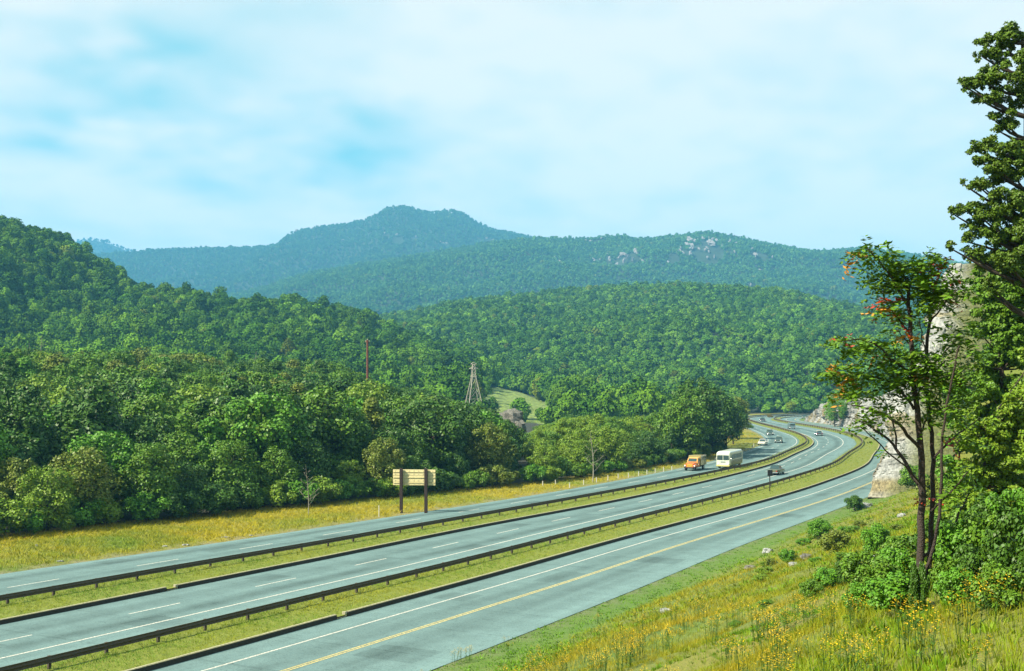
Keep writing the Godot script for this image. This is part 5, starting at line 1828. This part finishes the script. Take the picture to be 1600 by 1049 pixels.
func build_shrubs() -> void:
	rng.seed = 313
	var kinds := []
	for k in 4:
		var lobes := round_lobes(15, 0.5, 0.15, 0.8, 0.12, 0.24)
		kinds.append([crown_from_lobes(lobes, 4600, 0.060, 0.8, 0.3, 0.5), trunk_mesh(lobes, 0.012, 0.55)])
	# u, v of the foot, width and height in photo pixels, tint, label
	var list := [[1282, 842, 34, 26, "fresh", "small bright green shrub on the bank above the road edge"], [1303, 868, 44, 34, "olive", "brownish tangled shrub beside the bright small one"], [1320, 880, 26, 16, "mid", "low green shrub under the brownish one"], [1370, 872, 40, 46, "fresh", "sapling with open crown left of the slender tree's stems"],
		[1335, 800, 26, 22, "dark", "dark bush by the flat rock near the cliff's foot"], [1268, 935, 34, 26, "mid", "low dark green shrub in the straw grass, lowest on the left"], [1295, 922, 46, 30, "fresh", "spreading green shrub left of the big thicket"], [1318, 915, 22, 36, "dark", "narrow dark upright shrub beside the thicket"],
		[1345, 955, 50, 40, "fresh", "leafy thicket of bright shrubs at the left front"], [1375, 940, 60, 56, "mid", "dense green shrub in front of the slender tree"], [1400, 920, 60, 60, "fresh", "tall bright shrub just left of the slender stems"], [1412, 955, 40, 44, "mid", "green shrub against the foot of the slender stems"],
		[1437, 962, 26, 74, "dark", "very dark narrow shrub added for the shaded trunk foot of the slender tree"], [1486, 938, 50, 60, "mid", "green shrub right of the slender tree's foot"], [1500, 950, 60, 60, "fresh", "bright shrub in the middle of the right thicket"], [1530, 935, 70, 80, "dark", "large dark green shrub near the right edge"],  # the very dark narrow shrub is added to stand for the shadowed trunk base
		[1560, 960, 70, 70, "mid", "leafy shrub at the extreme right edge low down"], [1590, 920, 80, 110, "dark", "tall dark shrub at the extreme right edge"], [1515, 870, 60, 66, "mid", "shrub with mid green leaves under the leafy tree"], [1545, 850, 70, 70, "dark", "deep green shrub under the yellow-tipped tree"],
		[1480, 850, 46, 44, "light", "pale shrub between slender stems and leafy tree"], [1575, 840, 60, 70, "fresh", "fresh green shrub behind the dark edge shrub"], [1437, 984, 20, 20, "dark", "small dark plant in the goldenrod below the slender tree"], [1425, 765, 40, 34, "mid", "green bush at the cliff foot behind the slender stems"],
		[1460, 790, 50, 40, "olive", "olive bush on the bank behind the slender stems"], [1500, 800, 50, 50, "mid", "green bush under the cliff right of the stems"], [1360, 925, 70, 60, "mid", "broad green shrub at the left end of the thicket"], [1400, 965, 80, 60, "fresh", "bright low shrub in front of the thicket"], [1500, 905, 80, 80, "fresh", "tall leafy shrub in the heart of the thicket"], [1545, 900, 80, 90, "mid", "tall mid green shrub before the edge trees"], [1470, 890, 70, 76, "dark", "dark leafy shrub just right of the slender stems"], [1410, 890, 60, 50, "mid", "green shrub left behind the slender stems"], [1205, 885, 16, 12, "olive", "low olive weed behind the white boulder"], [1230, 880, 26, 20, "fresh", "weedy green clump right of the white boulder"]]
	for e in list:
		var p := seen_at(e[0], e[1])
		var m := -p.z / F
		var k := rng.randi() % 4
		var o := thing("shrub", e[5], "shrub", p - Vector3(0, 0.05, 0), rng.randf() * TAU, "shrubs on the right bank")
		obj("stems", kinds[k][1], M.bark, o)
		obj("foliage", kinds[k][0], M["leaf_" + e[4]], o)
		o.scale = Vector3(e[2] * m * 1.1, e[3] * m * 1.3, e[2] * m * 1.1)
	# weeds dotted over the bank
	var patch := [["upper", 1150, 1260], ["middle", 1260, 1340], ["inner", 1340, 1430]]
	for i in 34:
		var pt: Array = patch[i % 3]
		var u := rng.randf_range(pt[1], pt[2])
		var v := rng.randf_range(826.0 if i % 3 < 2 else 800.0, 985.0)
		var p := seen_at(u, v)
		var where := so(p.x, -p.z)
		if where.y < edge("E5", where.x) + 2.5: continue
		var m := -p.z / F
		var t: String = ["olive", "fresh", "mid", "light"][rng.randi() % 4]
		var o := thing("weed_clump", "%s low weed clump on the %s part of the grassy bank" % [{"olive": "brownish", "fresh": "bright green", "mid": "dull green", "light": "yellowish"}[t], "roadside" if pt[0] == "upper" else ("middle" if pt[0] == "middle" else "inner")], "weed", p - Vector3(0, 0.04, 0), rng.randf() * TAU, "weeds on the right bank")
		obj("foliage", kinds[rng.randi() % 4][0], M["leaf_" + t], o)
		o.scale = Vector3(1.5, 0.9, 1.5) * rng.randf_range(10.0, 20.0) * m
	# rocks on the bank
	var n := 0
	for e in [[1200, 866, 20, 10, "rounded white boulder on the bank near the road edge"], [1350, 796, 34, 12, "flat pale rock slab near the foot of the cliff"], [1260, 874, 22, 9, "broken brownish rock half hidden in grass"], [1372, 873, 18, 7, "pale stone under the sapling"], [1042, 958, 24, 8, "low pale stone in the grass at the bottom of the bank"],
		[1240, 885, 18, 6, "small pale ledge stone below the shrubs"], [1172, 890, 20, 7, "dark low stone on the grassy bank"], [1480, 760, 22, 12, "pale rock among bushes right of the stems"], [1410, 808, 16, 6, "small pale stone high on the grass mound"], [1530, 780, 26, 14, "pale rock behind the leafy tree"]]:
		var p := seen_at(e[0], e[1])
		var m := -p.z / F
		var o := obj("boulder", rock_mesh(70 + n, Vector3(e[2] * m, e[3] * m * 1.4, e[2] * m * 0.8), 0.35), M.bluff if n in [2, 6, 7] else M.rock)
		o.position = p + Vector3(0, e[3] * m * 0.25, 0)
		meta(o, e[4], "rock")
		n += 1


func tuft(blades: int, h0: float, h1: float, spread: float, wid: float, tip: Color) -> ArrayMesh:
	var b := MB.new()
	for i in blades:
		var a := rng.randf() * TAU
		var r := spread * sqrt(rng.randf())
		var p := Vector3(cos(a) * r, -0.03, sin(a) * r)
		var h := rng.randf_range(h0, h1)
		var lean := Vector3(cos(a + rng.randf_range(-1, 1)), 0, sin(a + rng.randf_range(-1, 1))) * h * rng.randf_range(0.1, 0.5)
		var s := Vector3(-sin(a * 3.0), 0, cos(a * 3.0)) * wid * 0.5
		var mid := p + lean * 0.35 + Vector3(0, h * 0.6, 0)
		var top := p + lean + Vector3(0, h, 0)
		var g := rng.randf_range(0.8, 1.2)
		var nn := (top - p).cross(s).normalized()
		b.col = Color(g, g, g)
		var k := b.vert(p - s, nn); b.vert(p + s, nn)
		b.col = Color(g, g, g).lerp(tip * g, 0.5)
		b.vert(mid + s * 0.8, nn); b.vert(mid - s * 0.8, nn)
		b.col = tip * g
		b.vert(top, nn)
		b.ix.append_array([k, k + 1, k + 2, k, k + 2, k + 3, k + 3, k + 2, k + 4])
	return b.mesh()

func build_grass() -> void:
	rng.seed = 8080
	var t0 := tuft(14, 0.25, 0.6, 0.16, 0.016, Color(1.25, 1.1, 0.8))
	var t1 := tuft(12, 0.4, 0.9, 0.14, 0.012, Color(1.5, 1.2, 0.7))
	var leafy := tuft(12, 0.15, 0.4, 0.2, 0.05, Color(1.1, 1.1, 0.9))
	# goldenrod: leafy stem with a plume
	var gb := MB.new()
	for i in 5:
		var a := i * 2.4
		var p := Vector3(cos(a), 0, sin(a)) * 0.10 * (i % 3)
		var top := p + Vector3(cos(a) * 0.08, rng.randf_range(0.55, 0.85), sin(a) * 0.08)
		gb.col = Color(0.05, 0.10, 0.015)
		gb.tube([p, top], [0.006, 0.004], 4)
		for k in 7:
			var q := p.lerp(top, 0.2 + 0.1 * k)
			var d := Vector3(cos(k * 2.4), 0.4, sin(k * 2.4)).normalized()
			gb.leaf(q, d, Vector3(0, 1, 0).slide(d).normalized(), 0.11, 0.03)
		for k in 16:
			var d := Vector3(cos(k * 2.4), rng.randf_range(-0.1, 0.5), sin(k * 2.4))
			var q := top + Vector3(0, -0.012 * k, 0) + d * 0.006 * k
			gb.col = Color(0.62, 0.40, 0.01) * rng.randf_range(0.75, 1.2)
			gb.leaf(q, d.normalized(), Vector3(0, 1, 0).slide(d.normalized()).normalized(), 0.032 + 0.0015 * k, 0.022)
	var gold := gb.mesh()
	var xs := [[], [], []]
	var cs := [[], [], []]
	var gx := []
	var gc := []
	var z := 4.5
	while z < 175.0:
		var cell := clampf(z * 0.0062, 0.13, 0.8)
		var x := -z * 0.34 - 1.0
		while x < z * 0.50 + 2.0:
			var p := Vector2(x + rng.randf_range(-0.5, 0.5) * cell, z + rng.randf_range(-0.5, 0.5) * cell)
			x += cell
			var q := so(p.x, p.y)
			var d := q.y - edge("E5", q.x)
			if d < 0.15 or q.x > 124.0: continue
			var y := ground(p.x, p.y)
			var e := noise_c.get_noise_2d(p.x * 2.0, p.y * 2.0)
			var e2 := noise_a.get_noise_2d(p.x * 3.0, p.y * 3.0)
			var dry := clampf(0.42 + e * 0.9 + e2 * 0.6 + rng.randf_range(-0.25, 0.25), 0.0, 1.0)
			if d < 8.0: dry = dry * smoothstep(2.5, 8.0, d)
			var k := 0
			if dry > 0.55 and rng.randf() < 0.5: k = 1
			if dry < 0.35 and rng.randf() < 0.55: k = 2
			var sc := rng.randf_range(0.6, 1.15) * (0.75 if d < 4.0 else 1.0) * 0.38 * clampf(z / 40.0, 0.8, 1.3)
			var w := sc * clampf(z / 22.0, 1.3, 3.0)
			xs[k].append(spin(Vector3(p.x, y, -p.y), Vector3(w, sc, w)))
			cs[k].append(Color(0.090, 0.200, 0.006).lerp(Color(0.28, 0.225, 0.012), dry) * rng.randf_range(0.8, 1.25))
			# goldenrod stands in drifts near the bottom of the bank's foreground
			if YH + (CAMY - y) / p.y * F > 958.0 and noise_a.get_noise_2d(p.x * 4.0 + 50.0, p.y * 4.0) + 0.25 * smoothstep(26.0, 15.0, z) > 0.20 and rng.randf() < 0.05:
				gx.append(spin(Vector3(p.x, y, -p.y), Vector3.ONE * rng.randf_range(0.5, 0.85) * clampf(z / 20.0, 0.9, 1.5)))
				gc.append(Color.WHITE * rng.randf_range(0.85, 1.1))
		z += cell
	var g := thing("bank_grass", "tall straw and green grass covering the sloping bank at lower right", "grass")
	g.set_meta("kind", "stuff")
	for k in 3: multi("tufts", [t0, t1, leafy][k], M.leaf, xs[k], cs[k], g)
	var fl := multi("goldenrod", gold, M.leaf, gx, gc)
	meta(fl, "yellow goldenrod flowers in drifts across the foreground grass", "flowers")
	# yellow grass of the far verge, green grass of the medians
	var vx := []
	var vc := []
	var s := -50.0
	while s < 330.0:
		var r := road_at(s)
		var zz: float = r[0].y
		var step := clampf(zz * 0.0045, 0.45, 1.4)
		var dl := 0.4
		var lim := edge("VG", s) + 2.0
		while dl < lim:
			var p := on_road(s + rng.randf_range(-0.5, 0.5) * step, edge("E0", s) - dl - rng.randf_range(-0.4, 0.4) * step)
			dl += step
			if p.z > -70.0: continue
			if rng.randf() < 0.2: continue
			var e := noise_c.get_noise_2d(p.x * 2.0, -p.z * 2.0)
			var e2 := noise_a.get_noise_2d(p.x * 3.0, -p.z * 3.0)
			var sc := rng.randf_range(0.5, 1.0) * (0.6 if dl < 2.0 else 1.0)
			vx.append(spin(Vector3(p.x, ground(p.x, -p.z), p.z), Vector3(2.4 * sc, sc * 0.9, 2.4 * sc)))
			vc.append(Color(0.34, 0.285, 0.006).lerp(Color(0.14, 0.22, 0.010), clampf(0.25 + e * 1.1 + e2 * 0.5 + rng.randf_range(-0.2, 0.2), 0.0, 1.0)) * rng.randf_range(0.8, 1.2))
		s += step
	var vg := multi("verge_grass", t0, M.leaf, vx, vc)
	meta(vg, "dry yellow grass on the verge between the far road and the woods", "grass")
	var mx := []
	var mc := []
	s = -30.0
	while s < 330.0:
		var r := road_at(s)
		var zz: float = r[0].y
		var step := clampf(zz * 0.0035, 0.3, 1.0)
		for e in [["E1", 0.1, "E2", -0.4], ["E3", 0.1, "E4", -0.4]]:
			var a: float = edge(e[0], s) + e[1]
			var b: float = edge(e[2], s) + e[3]
			while a < b:
				var rag := rng.randf()
				if rag < 0.8:
					var sc := rng.randf_range(0.25, 0.6)
					var p := on_road(s + rng.randf_range(-0.5, 0.5) * step, a + rng.randf_range(-0.4, 0.4) * step, 0.10)
					mx.append(spin(p, Vector3(2.2 * sc, sc * 0.8, 2.2 * sc)))
					mc.append(Color(0.10, 0.20, 0.006).lerp(Color(0.26, 0.255, 0.006), clampf(0.4 + noise_a.get_noise_2d(p.x * 2.0, p.z * 2.0) + rng.randf_range(-0.2, 0.2), 0.0, 1.0)) * rng.randf_range(0.8, 1.2))
				a += step
		s += step
	var mg := multi("median_grass", t0, M.leaf, mx, mc)
	meta(mg, "green and yellow grass growing in both medians", "grass")
